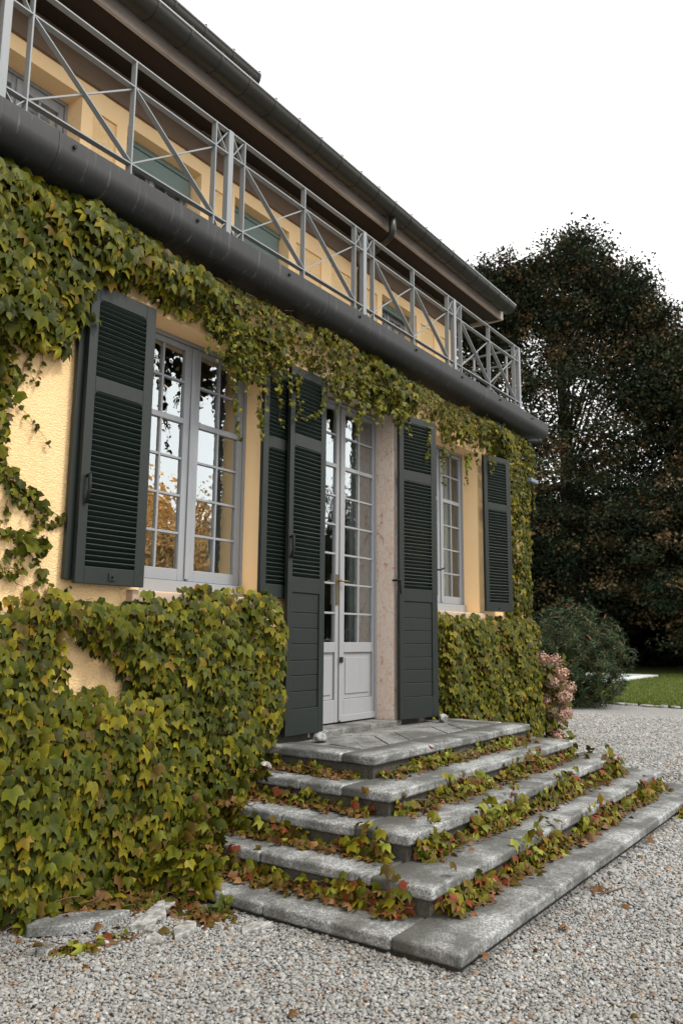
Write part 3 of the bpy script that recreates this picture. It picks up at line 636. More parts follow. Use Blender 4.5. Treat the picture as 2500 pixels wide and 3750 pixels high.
# ------------------------------------------------------------------ balcony railing
rl = empty('balcony_railing', (2.3, 2.12, 4.42)); tag(rl, 'grey metal balcony railing with crossed bars along the terrace', 'railing')
RY = 2.12; ZT, ZM, ZL, ZB = 5.30, 5.108, 4.553, 4.40; RP = M['rail_paint']
MAIN = [-3.16, -1.335, .49, 2.315, 4.14, 5.965]
def rbar(name, a, b, wx=.008, wy=.04): return MB().bar(a, b, wx, wy, (0, 1, 0)).obj(name, RP, rl)
Y = RY
for a, b in zip(MAIN, MAIN[1:]):
    for nm, z in (('top_rail', ZT), ('middle_rail', ZM), ('bottom_rail', ZL)):
        MB().box(a+.026, b-.026, Y-.022, Y+.022, z-.0048, z+.0048).obj(nm, RP, rl)
    sx = [a+.157, (a+b)/2, b-.157]
    for x in sx: MB().box(x-.005, x+.005, Y-.0235, Y+.0235, ZB, ZT-.007).obj('upright', RP, rl)
    for u, v in zip(sx, sx[1:]):
        rbar('cross_bar', (u+.008, Y-.006, ZM-.012), (v-.008, Y-.006, ZL+.012)); rbar('cross_bar', (u+.008, Y+.006, ZL+.012), (v-.008, Y+.006, ZM-.012), .010, .016)
    for u, v in ((a+.026, sx[0]-.008), (sx[2]+.008, b-.026)):
        for z0, z1 in ((ZM+.007, ZT-.007), (ZB, ZL-.007)):
            rbar('cross_bar', (u, Y-.005, z0), (v, Y-.005, z1), .007, .016); rbar('cross_bar', (u, Y+.005, z1), (v, Y+.005, z0), .007, .03)
for x in MAIN: MB().box(x-.0255, x+.0255, Y-.0255, Y+.0255, ZB, ZT+.008).obj('post', RP, rl, .003)
XS = MAIN[-1]
for nm, z in (('top_rail', ZT), ('middle_rail', ZM), ('bottom_rail', ZL)): MB().box(XS-.022, XS+.022, Y+.026, 3.9, z-.006, z+.006).obj(nm, RP, rl)
for y in (2.28, 2.75, 3.22, 3.69): MB().box(XS-.0235, XS+.0235, y-.0065, y+.0065, ZB, ZT-.007).obj('upright', RP, rl)
for u, v in ((2.28, 2.75), (2.75, 3.22), (3.22, 3.69)):
    MB().bar((XS, u+.008, ZM-.012), (XS, v-.008, ZL+.012), .010, .016, (1, 0, 0)).obj('cross_bar', RP, rl); MB().bar((XS-.01, u+.008, ZL+.012), (XS-.01, v-.008, ZM-.012), .010, .03, (1, 0, 0)).obj('cross_bar', RP, rl)

# ------------------------------------------------------------------ stone steps
steps = empty('stone_steps', (2.64, 1.1, 0)); tag(steps, 'flight of five worn granite steps leading up to the glazed door', 'steps')
TX, TY, RH, Z0 = .3146, .3230, .1537, .079; XR = 5.286; YB = 2.3; ST = .066
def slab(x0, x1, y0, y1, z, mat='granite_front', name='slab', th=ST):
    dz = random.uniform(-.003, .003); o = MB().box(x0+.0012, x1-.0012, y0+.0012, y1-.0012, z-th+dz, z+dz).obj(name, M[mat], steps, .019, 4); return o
JF = {0: [1.18, 1.99, 3.13, 3.93], 1: [1.55, 2.80, 3.9], 2: [1.7, 2.5, 3.2], 3: [2.0, 3.3], 4: [2.2, 3.2]}
JS = {0: [.35, 1.2], 1: [.72, 1.5], 2: [.82, 1.6], 3: [1.7], 4: []}
for k in range(5):
    x0, x1, y0, z = TX*k, XR-TX*k, TY*k, Z0+RH*k; dp = TY+.06 if k < 4 else .285
    fr = [x0]+JF[k]+[x1]
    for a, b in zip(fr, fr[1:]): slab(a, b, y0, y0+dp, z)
    sd_ = [y0+dp]+[q for q in JS[k] if q > y0+dp+.1]+[YB-.002]
    for a, b in zip(sd_, sd_[1:]):
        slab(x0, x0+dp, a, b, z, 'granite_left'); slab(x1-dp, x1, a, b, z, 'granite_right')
    i = .034; zl = z-ST-.004; zb = (Z0+RH*(k-1)-.01) if k else -.15
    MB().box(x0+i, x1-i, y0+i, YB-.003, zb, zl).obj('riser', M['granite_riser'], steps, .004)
zt = Z0+RH*4
MB().box(TX*4+.28, XR-TX*4-.28, TY*4+.28, YB-.004, zt-.07, zt-.022).obj('paving_bed', M['granite_riser'], steps)
lx0, lx1 = TX*4+.287, XR-TX*4-.287
def tiles(ya, yb, slant, pitch, off):
    x = lx0-1.0+off
    while x < lx1+.6:
        lo_, hi_ = x, x+pitch-.013
        q = [(lo_, ya), (hi_, ya), (hi_+slant, yb), (lo_+slant, yb)]
        q = [(min(max(u, lx0), lx1), v) for u, v in q]
        area = abs(sum(q[i][0]*q[(i+1) % 4][1]-q[(i+1) % 4][0]*q[i][1] for i in range(4)))/2
        if area > .004:
            qq = [q[0]]
            for p in q[1:]:
                if abs(p[0]-qq[-1][0])+abs(p[1]-qq[-1][1]) > 1e-4: qq.append(p)
            if len(qq) >= 3: MB().prism_z(qq, zt-.03, zt-.003+random.uniform(-.003, .003)).obj('paving_tile', M['paving_stone'], steps, .003)
        x += pitch
tiles(1.583, 1.948, .365, .322, .07); tiles(1.955, 2.225, -.27, .30, 0)
MB().box(1.80, 3.18, 2.232, 2.52, .60, .738).obj('threshold', M['paving_stone'], steps, .01, 3)

# ------------------------------------------------------------------ loose gravel
def cam_uv(P):
    d = P-CAM; zf = d@_f; return 1250+FPX*(d@_r)/zf, 1875-FPX*(d@_u)/zf, zf
def blocked(x, y):
    inside = (x > -.0) & (x < XR) & (y > 0) & (y < 2.4)
    return inside | ((y > 2.28) & (x < WX+.02))
FLAGS = [(-.68, 1.88, .30, .13, -.42), (-.37, 1.64, .16, .085, .25), (-.40, 1.37, .12, .06, .35), (-.55, 1.42, .1, .055, .8), (-.13, 1.12, .11, .05, -.1), (-.48, 1.53, .06, .04, .5), (-.98, 1.70, .06, .045, .2)]
def pebbles():
    pts = []; sc_ = []
    for sp, s0, d0, d1 in ((.0122, 1.0, 0, 5.2), (.018, 1.45, 5.2, 9.0), (.028, 1.8, 9.0, 17.5)):
        gx, gy = np.meshgrid(np.arange(-3.5, 15.7 if d1 > 10 else 9.5, sp), np.arange(-4.2, 5.4 if d1 > 10 else 4.2, sp)); x = gx.ravel()+rng.uniform(-.5, .5, gx.size)*sp; y = gy.ravel()+rng.uniform(-.5, .5, gx.size)*sp
        P = np.stack([x, y, np.zeros_like(x)], 1); u, v, zf = cam_uv(P); dd = np.linalg.norm(P-CAM, axis=1)
        st = np.zeros(len(x), bool)
        for fx, fy, fa, fb, fr in FLAGS: cc, ss = math.cos(fr), math.sin(fr); st |= (((x-fx)*cc+(y-fy)*ss)/fa)**2+(((y-fy)*cc-(x-fx)*ss)/fb)**2 < .62
        k = ~st & (zf > .3) & (u > -350) & (u < 2850) & (v > 2300) & (v < 4050) & (dd >= d0) & (dd < d1) & ~blocked(x, y)
        pts.append(P[k]); sc_.append(np.full(k.sum(), s0))
    P = np.concatenate(pts); n = len(P); s0 = np.concatenate(sc_)
    size = .0072*s0*np.exp(rng.normal(0, .30, n)); P[:, 2] = rng.uniform(-.006, .006, n)
    tone = rng.random(n); base = np.where(tone < .08, .15, np.where(tone < .48, .215, np.where(tone < .9, .265, .34)))*np.exp(rng.normal(0, .12, n))
    colr = np.stack([base, base*1.0, base*.965], 1)
    br = rng.random(n); k = br < .055; colr[k] = np.array([.21, .125, .07])*np.exp(rng.normal(0, .25, (k.sum(), 1))); k = (br > .055) & (br < .15); colr[k] *= np.array([1.06, .97, .83])
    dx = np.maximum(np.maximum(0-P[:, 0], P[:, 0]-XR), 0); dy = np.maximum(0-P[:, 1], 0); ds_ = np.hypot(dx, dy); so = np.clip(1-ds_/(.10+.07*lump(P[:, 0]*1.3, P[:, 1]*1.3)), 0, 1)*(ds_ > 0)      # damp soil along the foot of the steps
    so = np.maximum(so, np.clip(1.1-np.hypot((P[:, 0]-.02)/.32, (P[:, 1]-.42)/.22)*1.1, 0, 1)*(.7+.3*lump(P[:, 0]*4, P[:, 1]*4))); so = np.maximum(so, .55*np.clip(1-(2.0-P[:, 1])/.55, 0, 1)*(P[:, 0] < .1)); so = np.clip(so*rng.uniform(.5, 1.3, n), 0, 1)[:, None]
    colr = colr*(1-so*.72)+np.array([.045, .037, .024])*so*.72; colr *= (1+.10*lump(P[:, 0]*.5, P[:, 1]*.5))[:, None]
    me = bpy.data.meshes.new('gravel'); me.vertices.add(n); me.vertices.foreach_set('co', P.astype(np.float32).ravel())
    a = me.attributes.new('psc', 'FLOAT_VECTOR', 'POINT'); S3 = np.stack([size*rng.uniform(.8, 1.5, n), size, size*rng.uniform(.45, .8, n)], 1); a.data.foreach_set('vector', S3.astype(np.float32).ravel())
    a = me.attributes.new('prot', 'FLOAT_VECTOR', 'POINT'); R3 = np.stack([rng.normal(0, .35, n), rng.normal(0, .35, n), rng.uniform(0, 6.28, n)], 1); a.data.foreach_set('vector', R3.astype(np.float32).ravel())
    a = me.attributes.new('pcol', 'FLOAT_COLOR', 'POINT'); a.data.foreach_set('color', np.concatenate([np.clip(colr, .02, .85), np.ones((n, 1))], 1).astype(np.float32).ravel())
    o = link('gravel', me); o['kind'] = 'stuff'; o['label'] = 'loose pale grey gravel covering the forecourt'; o['category'] = 'gravel'
    # template pebble, hidden inside the group
    pm = bpy.data.meshes.new('pebble'); bm = bmesh.new(); bmesh.ops.create_icosphere(bm, subdivisions=2, radius=1)
    for v in bm.verts:
        q = v.co.copy(); v.co *= 1+.10*math.sin(q.x*3.1+1)+.08*math.sin(q.y*4.3+q.z*2)
    bm.to_mesh(pm); bm.free(); pm.shade_smooth(); pm.materials.append(M['pebble'])
    ng = bpy.data.node_groups.new('scatter_pebbles', 'GeometryNodeTree'); ng.interface.new_socket('Geometry', in_out='INPUT', socket_type='NodeSocketGeometry'); ng.interface.new_socket('Geometry', in_out='OUTPUT', socket_type='NodeSocketGeometry')
    gi = ng.nodes.new('NodeGroupInput'); go = ng.nodes.new('NodeGroupOutput'); ip = ng.nodes.new('GeometryNodeInstanceOnPoints')
    sp_ = ng.nodes.new('GeometryNodeMeshIcoSphere'); sp_.inputs['Radius'].default_value = 1; sp_.inputs['Subdivisions'].default_value = 2
    sm = ng.nodes.new('GeometryNodeSetShadeSmooth'); st = ng.nodes.new('GeometryNodeSetMaterial'); st.inputs['Material'].default_value = M['pebble']
    spn = ng.nodes.new('GeometryNodeSetPosition'); nz = ng.nodes.new('ShaderNodeTexNoise'); nz.inputs['Scale'].default_value = 1.1
    vm = ng.nodes.new('ShaderNodeVectorMath'); vm.operation = 'SUBTRACT'; vm.inputs[1].default_value = (.5, .5, .5); vm2 = ng.nodes.new('ShaderNodeVectorMath'); vm2.operation = 'SCALE'; vm2.inputs['Scale'].default_value = 1.1
    L = ng.links.new; L(nz.outputs['Color'], vm.inputs[0]); L(vm.outputs[0], vm2.inputs[0]); L(vm2.outputs[0], spn.inputs['Offset'])
    L(sp_.outputs['Mesh'], spn.inputs['Geometry']); L(spn.outputs[0], sm.inputs[0]); L(sm.outputs[0], st.inputs[0]); L(st.outputs[0], ip.inputs['Instance'])
    L(gi.outputs[0], ip.inputs['Points'])
    for nm, typ, sock in (('psc', 'FLOAT_VECTOR', 'Scale'), ('prot', 'FLOAT_VECTOR', 'Rotation')):
        na = ng.nodes.new('GeometryNodeInputNamedAttribute'); na.data_type = typ; na.inputs['Name'].default_value = nm
        if sock == 'Rotation':
            er = ng.nodes.new('FunctionNodeEulerToRotation'); L(na.outputs['Attribute'], er.inputs[0]); L(er.outputs[0], ip.inputs['Rotation'])
        else: L(na.outputs['Attribute'], ip.inputs[sock])
    L(ip.outputs[0], go.inputs[0]); md = o.modifiers.new('scatter', 'NODES'); md.node_group = ng
    bpy.data.meshes.remove(pm)
    return n
N_PEB = pebbles()

# ------------------------------------------------------------------ ivy on the house
UP = [[-1.51, 4.21], [-1.27, 4.2], [-1.17, 4.23], [-1.01, 4.2], [-0.82, 4.2], [-0.67, 4.28], [-0.52, 4.26], [-0.34, 4.23], [-0.15, 4.2], [0.05, 4.15], [0.48, 4.16], [0.94, 4.18], [1.32, 4.15], [1.77, 4.21], [2.42, 4.21], [3.11, 4.17], [3.98, 4.13], [4.87, 4.17], [5.92, 4.2], [6.35, 4.2], [6.5, 4.05], [6.55, 3.9], [6.5, 3.6], [6.45, 3.11], [6.43, 2.73], [6.4, 1.83], [5.76, 1.79], [5.82, 3.72], [5.07, 3.78], [4.63, 3.69], [4.09, 3.67], [3.79, 3.76], [3.27, 3.75], [2.75, 3.68], [2.47, 3.67], [1.99, 3.6], [1.82, 3.7], [1.4, 3.77], [1.33, 3.73], [1.0, 3.43], [0.88, 3.44], [0.75, 3.45], [0.59, 3.7], [0.45, 3.76], [0.23, 3.76], [0.02, 3.73], [-0.12, 3.76], [-0.31, 3.73], [-0.54, 3.66], [-0.61, 3.5], [-0.64, 3.37], [-0.66, 3.28], [-0.77, 3.22], [-0.88, 3.22], [-0.98, 3.15], [-1.09, 3.17], [-1.18, 3.12], [-1.9, 3.05], [-1.9, 4.2]]
LL = [[-1.9, 1.71], [-1.12, 1.71], [-1.02, 1.76], [-0.88, 1.72], [-0.73, 1.77], [-0.56, 1.75], [-0.32, 1.73], [-0.09, 1.74], [0.23, 1.83], [0.49, 1.84], [0.77, 1.86], [1.07, 1.89], [1.27, 1.78], [1.34, 1.57], [1.33, 1.37], [1.32, 1.16], [1.37, 1.04], [1.3, 0.84], [1.23, 0.73], [0.99, 0.62], [0.94, 0.47], [0.83, 0.33], [0.72, 0.27], [0.65, 0.2], [0.57, 0.07], [0.6, 0.0], [-1.9, 0.0]]
HOLE = [[-0.66, 1.53], [-0.50, 1.52], [-0.22, 1.36], [-0.05, 1.2], [-0.28, 1.15], [-0.55, 1.24], [-0.68, 1.39]]
RLP = [[3.74, 1.81], [4.46, 1.8], [5.17, 1.76], [5.81, 1.81], [6.42, 1.8], [6.46, 1.3], [6.5, 0.73], [6.5, 0.1], [6.3, 0.05], [5.0, .1], [4.4, .45], [3.72, 0.70], [3.72, 1.06]]
STR = [[[0.67, 3.72], [0.66, 3.37], [0.7, 3.05], [0.73, 2.89]], [[0.94, 3.58], [0.9, 3.33], [0.94, 3.1], [0.96, 3.0]], [[0.58, 3.73], [0.62, 3.4], [0.69, 3.17]], [[1.25, 3.74], [1.29, 3.48], [1.35, 3.33]], [[1.43, 3.75], [1.42, 3.51], [1.47, 3.39], [1.38, 3.27]], [[1.78, 3.76], [1.77, 3.56], [1.72, 3.4], [1.51, 3.29], [1.37, 3.28]], [[1.97, 3.61], [1.94, 3.45]], [[2.27, 3.64], [2.23, 3.4], [2.19, 3.31]], [[2.45, 3.6], [2.38, 3.46], [2.3, 3.35]], [[3.51, 3.78], [3.54, 3.58], [3.47, 3.3]], [[3.92, 3.63], [3.9, 3.29], [3.89, 3.11]], [[4.39, 3.63], [4.4, 3.38], [4.38, 3.16]], [[4.58, 3.61], [4.51, 3.47], [4.45, 3.36]], [[1.18, 3.74], [1.19, 3.45], [1.23, 3.17]], [[0.09, 3.76], [0.11, 3.63]], [[6.4, 4.0], [6.5, 3.7]], [[6.42, 3.72], [6.5, 3.36], [6.47, 3.09]], [[.8, 3.7], [.79, 3.3]], [[.99, 3.6], [1.02, 3.25]], [[2.1, 3.7], [2.12, 3.5]], [[2.9, 3.75], [2.92, 3.5]], [[3.0, 3.75], [3.03, 3.52]], [[4.0, 3.7], [4.03, 3.45]], [[4.75, 3.75], [4.77, 3.5]]]
VIN = [[[-1.17, 3.21], [-1.07, 3.03], [-1.05, 2.76], [-1.06, 2.6], [-1.04, 2.45], [-0.99, 2.33], [-0.9, 2.22], [-0.79, 2.17], [-0.66, 2.14], [-0.61, 2.19]], [[-1.11, 2.94], [-1.04, 2.85], [-0.96, 2.8], [-0.89, 2.74], [-0.81, 2.67], [-0.76, 2.62]], [[-1.04, 2.45], [-0.95, 2.4], [-0.87, 2.32], [-0.8, 2.27], [-0.72, 2.21], [-0.62, 2.21]], [[-0.93, 3.24], [-0.91, 3.16], [-0.95, 3.08], [-0.99, 2.96], [-1.04, 2.88]], [[-0.91, 3.16], [-0.94, 3.12], [-0.97, 2.95]], [[-1.04, 2.09], [-0.96, 2.06], [-0.88, 2.02], [-0.82, 2.07], [-0.79, 2.15]], [[-0.88, 2.02], [-0.98, 1.95], [-1.02, 1.9]], [[-0.87, 2.0], [-0.79, 1.92], [-0.74, 1.84], [-0.69, 1.78]], [[-0.75, 2.08], [-0.78, 2.0], [-0.88, 1.94], [-0.93, 1.9], [-0.99, 1.87]], [[-0.99, 1.87], [-0.92, 1.81], [-0.81, 1.74]], [[-1.0, 2.25], [-0.99, 2.14], [-0.99, 2.1]], [[-0.85, 3.17], [-0.84, 3.12], [-0.87, 3.01], [-0.89, 2.96]], [[-0.78, 1.81], [-0.85, 1.76]], [[-0.59, 1.77], [-0.56, 1.79]], [[-1.15, 3.22], [-1.11, 3.15], [-1.03, 3.13], [-0.98, 3.06]]]
G1 = {'green': 5.5, 'deep': 5, 'yellow': 2.2, 'brown': .12, 'gold': .25}; G2 = {'green': 5, 'deep': 2.6, 'yellow': 3.8, 'gold': .6, 'purple': .25, 'brown': .25}; G3 = {'green': 4.8, 'yellow': 2.8, 'purple': .9, 'brown': .8, 'deep': 3, 'gold': .4}
low = empty('climbing_ivy', (0, 2.2, 0)); tag(low, 'thick ivy covering the wall beneath the large window left of the steps', 'ivy', 'ivy on the villa walls')
wall_ivy(low, LL, HOLE, [(.06, .03), (.12, .5), (.0435, .97)], lambda x, z: np.full(len(x), .068), .40, lambda x, z: .165+.05*np.clip(1-z/1.7, 0, 1)+.02*(z > 1.6), weights_from_noise(G1, [G1, G2, G3]), 300)
UP = [[a_, b_+.045 if (b_ < 3.9 and -.6 < a_ < 5.7) else b_] for a_, b_ in UP]
upi = empty('climbing_ivy', (2, 2.2, 4.1)); tag(upi, 'ivy garland hanging under the balcony and down the right house corner', 'ivy', 'ivy on the villa walls')
def upsize(x, z):
    m = np.sin(x*2.3+1)+np.sin(x*4.9)*.5
    return np.where(x < .1, .075, np.where(m > .2, .064, .044))
wall_ivy(upi, UP, None, [(.06, .05), (.12, .45), (.041, 1.0)], upsize, .20, lambda x, z: np.where(x > 5.6, .12, .145)+.06*np.clip((z-3.7)/.4, 0, 1), weights_from_noise(G1, [G1, G2, G2]), 300)
rti = empty('climbing_ivy', (5, 2.2, .7)); tag(rti, 'ivy sheet covering the wall below the far window right of the door', 'ivy', 'ivy on the villa walls')
wall_ivy(rti, RLP, None, [(.06, .06), (.12, .5), (.0455, 1.0)], lambda x, z: np.full(len(x), .070), .40, lambda x, z: .16+.05*np.clip(1-z/1.8, 0, 1), weights_from_noise(G1, [G3, G2, G3]), 300)
for th_, x0_, x1_, z0_, z1_, y_ in ((low, -1.3, 1.25, .2, 1.75, 2.06), (rti, 3.8, 6.3, .4, 1.7, 2.12), (upi, -1.3, 6.0, 3.75, 4.1, 2.08)):
    lst = []
    for _ in range(26 if th_ is not upi else 50):
        p_ = np.array([random.uniform(x0_, x1_), y_+random.uniform(-.01, .03), random.uniform(z0_, z1_)]); dv = np.array([random.uniform(-1, 1), -.15, random.uniform(-.9, .3)]); q_ = [p_]
        for j in range(5): q_.append(q_[-1]+dv*.028+np.array([random.gauss(0, .004), random.gauss(-.002, .004), random.gauss(0, .004)]))
        lst.append((np.array(q_), np.linspace(.0019, .0009, 6)))
    stems(th_, lst, M['redstem'], 'tendril')
# side-wall return at the right-hand corner
def side_ivy(thing):
    n = 1500; y = 2.3+rng.random(n)**1.5*1.6; z = rng.uniform(.05, 4.15, n); x = WX+.02+rng.uniform(0, .12, n)*(1-.3*(z < 1))
    P = np.stack([x, y, z], 1); Nn = np.stack([np.ones(n), rng.normal(-.4, .3, n), rng.normal(.3, .3, n)], 1); D = np.stack([rng.normal(.2, .2, n), rng.normal(0, .4, n), -np.ones(n)], 1)
    place_leaves(thing, P, Nn, D, .09*np.exp(rng.normal(0, .25, n)), weights_from_noise(G1, [G2])(P), 0, mass_name='side_leaf_mass')
side_ivy(upi)
# hanging strands
lst = []; acc = [strand(upi, s, 2.13+random.uniform(-.02, .05), random.choice([.04, .046, .052]), .0145, stem_list=lst, r=.0018) for s in STR]
for _ in range(80):
    x = random.uniform(.35, 1.15) if _ % 3 == 0 else random.uniform(1.9, 3.1) if _ % 3 == 1 else random.uniform(-.2, 5.7); z = 3.8-.05*random.random(); L_ = random.uniform(.05, .34)
    acc.append(strand(upi, [[x, z+.1], [x+random.uniform(-.03, .03), z-L_]], 2.12+random.uniform(-.03, .05), random.choice([.035, .045, .055]), .018, stem_list=lst, r=.0016))
P, Nn, D, S = map(np.concatenate, zip(*acc)); place_leaves(upi, P, Nn, D, S, {'green': 5, 'lime': .7, 'yellow': 2, 'deep': 2}, 0, shapes=[1, 4, 5], mass_name='strand_leaf_mass')
for i in range(26):
    x = random.uniform(-.6, 6); lst.append((np.array([(x+.06*j*random.choice([1, 1.2]), 2.12+random.uniform(-.015, .015), 4.08+.02*math.sin(j+x)-.01*j) for j in range(7)]), np.full(7, .003)))
stems(upi, lst, M['stem'])
# vines creeping over the bare yellow wall
vin = empty('climbing_vine', (-1, 2.3, 2)); tag(vin, 'thin ivy vines creeping across bare yellow wall left of the large shutter', 'ivy', 'ivy on the villa walls')
lst = []; acc = []
for i, s in enumerate(VIN):
    thick = i in (0, 2, 5, 8); acc.append(strand(vin, s, 2.283, .066 if thick or i in (6, 7) else .046, .0115 if thick else .021, stem_list=lst, r=.0035 if thick else .002, jitter=.026 if thick else .012))
for _ in range(9):      # dense column at the left edge
    x = -1.2+random.uniform(-.5, .13); acc.append(strand(vin, [[x, 3.2], [x+random.uniform(-.08, .08), 2.9], [x+random.uniform(-.05, .05), 2.45]], 2.28, .065, .016, stem_list=lst, r=.003, jitter=.03))
P, Nn, D, S = map(np.concatenate, zip(*acc)); place_leaves(vin, P, Nn, D, S, {'green': 6, 'deep': 3, 'yellow': 1.6, 'brown': .7, 'lime': .3}, 220, shapes=[0, 4, 5, 2])
stems(vin, lst, M['stem'])

# ------------------------------------------------------------------ ivy and litter on the steps
def step_ivy(name, label, lines, weights, leaf=.075, dens=150, up=.085, keep=110, dry=.25):
    t = empty(name, tuple(lines[0][0])); tag(t, label, 'ivy', 'ivy trailing over the steps'); Ps, Ns, Ds, Ss = [], [], [], []; lst = []
    for a, b, out, amt in lines:
        a, b, out = np.array(a), np.array(b), np.array(out); L_ = np.linalg.norm(b-a); n = int(L_*dens*amt)
        s = rng.random(n); cl = (np.sin(s*L_*5.1+a[0]*3)+np.sin(s*L_*11.3+a[1]*7)*.6); keepm = rng.random(n) < np.clip(.62+.32*cl, .3, 1); s = s[keepm]; n = len(s); cl = cl[keepm]
        hgt = np.abs(rng.normal(0, 1, n))*up*np.clip(.65+.35*cl, .25, 1); wd = rng.random(n)*(.05+.07*np.clip(.5+.5*cl, 0, 1))
        P = a+s[:, None]*(b-a)+out*wd[:, None]+np.array([0, 0, 1])*(hgt*(1-.5*wd/.12))[:, None]+rng.normal(0, .008, (n, 3)); P[:, 2] = np.maximum(P[:, 2], a[2]+.008)
        Nn = out*rng.uniform(.3, 1.1, (n, 1))+np.array([0, 0, 1])*rng.uniform(.2, 1.0, (n, 1))+rng.normal(0, .38, (n, 3))
        D = out*rng.uniform(.1, .9, (n, 1))+np.array([0, 0, -1])*rng.uniform(.2, 1, (n, 1))+rng.normal(0, .45, (n, 3))
        Ps.append(P); Ns.append(Nn); Ds.append(D); Ss.append(leaf*np.clip(np.exp(rng.normal(-.05, .3, n)), .45, 1.35))
        for _ in range(int(L_*9*amt)):
            q = rng.random(); c = a+q*(b-a)+out*.02+np.array([0, 0, .02]); dirv = (b-a)/L_*random.choice([-1, 1]); pts = [c]
            for j in range(5): pts.append(pts[-1]+dirv*.05+out*rng.normal(.012, .02)+np.array([0, 0, rng.normal(0, .018)]))
            pts = np.array(pts); pts[:, 2] = np.maximum(pts[:, 2], a[2]+.006); lst.append((pts, np.full(6, .0026)))
    P, Nn, D, S = map(np.concatenate, (Ps, Ns, Ds, Ss)); place_leaves(t, P, Nn, D, S, weights, keep, shapes=[0, 1, 2, 3])
    if lst: stems(t, lst, M['stem'])
    # dry litter caught on the tread
    n = max(4, int(len(P)*dry)); li = rng.integers(0, len(lines), n); A = np.array([l[0] for l in lines])[li]; B = np.array([l[1] for l in lines])[li]; O = np.array([l[2] for l in lines])[li]
    Q = A+rng.random((n, 1))*(B-A)+O*(rng.random((n, 1))**1.5*.16+.01); Q[:, 2] = A[:, 2]+.006+rng.random(n)*.012
    place_leaves(t, Q, np.array([0, 0, 1])+rng.normal(0, .5, (n, 3)), rng.normal(0, 1, (n, 3)), .042*np.exp(rng.normal(0, .3, n)), {'dry': 5, 'brown': 3, 'purple': 1, 'red': .3}, 0, shapes=[1, 3], mass_name='dry_leaf_litter')
    return t
WS = [{'green': 3, 'lime': 2.4, 'yellow': 2.4, 'red': 2.0, 'purple': 1.6, 'brown': 1.4, 'gold': 1.2, 'dry': .6}, {'green': 3, 'lime': 2.4, 'yellow': 2.4, 'brown': 1.2, 'gold': 1, 'purple': 1.2, 'red': 1.1, 'dry': .6}, {'green': 3, 'lime': 2, 'yellow': 2.2, 'brown': 1.6, 'purple': 1.4, 'red': 1.1, 'gold': .6, 'dry': .8}, {'green': 4, 'lime': 3, 'yellow': 2.4, 'brown': .5, 'gold': .6, 'red': .2}]
NAMES = ['ivy with reddening leaves along the foot of the lowest riser', 'ivy lying along the second tread from the ground', 'ivy with brown leaves along the third tread from the ground', 'small-leaved green ivy tucked just below the landing slab']
for k in range(4):
    z = Z0+RH*k+.004; i = .034; xa, xb, ya = TX*(k+1)+i, XR-TX*(k+1)-i, TY*(k+1)+i
    lines = [((xa+.06, ya, z), (xb-.05, ya, z), (0, -1, 0), 1.15 if k else 1.0), ((xa, ya+.10, z), (xa, 2.26, z), (-1, 0, 0), .8), ((xb, ya, z), (xb, 2.2, z), (1, 0, 0), .5)]
    step_ivy('trailing_ivy', NAMES[k], lines, WS[k], [.060, .058, .054, .044][k], [430, 440, 400, 440][k], [.10, .11, .09, .06][k], 120, .5)
# where the wall ivy spills onto the left ends of the steps and to the gravel
sp_ = [((-.9+.15*i, 2.10, .02), (-.75+.15*i, 2.08, .02), (0, -1, 0), 1.3) for i in range(6)]+[((.02, 2.2, .03), (.0, 1.86, .03), (-1, 0, 0), 1.6), ((.06, 1.95, .08), (.05, 1.58, .08), (-1, 0, 0), 2.2), ((.35, 2.25, .25), (.30, 1.8, .2), (-1, 0, 0), 2.4), ((.7, 2.25, .42), (.62, 1.9, .4), (-1, 0, 0), 2.6), ((1.0, 2.25, .58), (.95, 2.0, .55), (-1, 0, 0), 2.4)]
step_ivy('trailing_ivy', 'ivy spilling from the wall over the left ends of the steps', sp_, {'green': 5, 'deep': 3, 'yellow': 2, 'brown': 1.4, 'purple': .6, 'dry': .5}, .075, 300, .14, 200, .5)
step_ivy('trailing_ivy', 'low yellow-green ivy sprig on the gravel by the lower left edge', [((-1.02, 1.72, .0), (-.80, 1.60, .0), (.5, -.8, 0), 1.4), ((-.75, 1.66, .0), (-.62, 1.58, .0), (.5, -.8, 0), 1.2)], {'lime': 3, 'green': 2, 'yellow': 2, 'purple': .5}, .06, 260, .03, 60, .6)
step_ivy('trailing_ivy', 'ivy clump growing against the bottom step at the right edge', [((3.95, -.02, .0), (4.9, -.02, .0), (0, -1, 0), 1.3)], {'lime': 3, 'green': 3, 'yellow': 2, 'dry': .8, 'red': .4}, .075, 200, .07, 90, .7)
step_ivy('trailing_ivy', 'dark small-leaved plant on the ground beside the bottom step', [((-.45, 1.98, .0), (-.05, 1.75, .0), (0, -1, 0), 1.3), ((-.25, 1.60, .0), (-.05, 1.42, .0), (-.3, -1, 0), 1.0)], {'deep': 4, 'green': 3, 'purple': 1, 'lime': .6}, .052, 260, .06, 80, .9)

step_ivy('leaf_litter', 'drift of dry brown leaves at the left foot of the steps', [((-.10, 1.9, 0), (-.12, 1.25, 0), (-1, 0, 0), .2), ((-.8, 2.02, 0), (-.1, 1.95, 0), (0, -1, 0), .25)], {'dry': 5, 'brown': 3, 'purple': 2, 'red': .6}, .055, 200, .012, 30, 7)
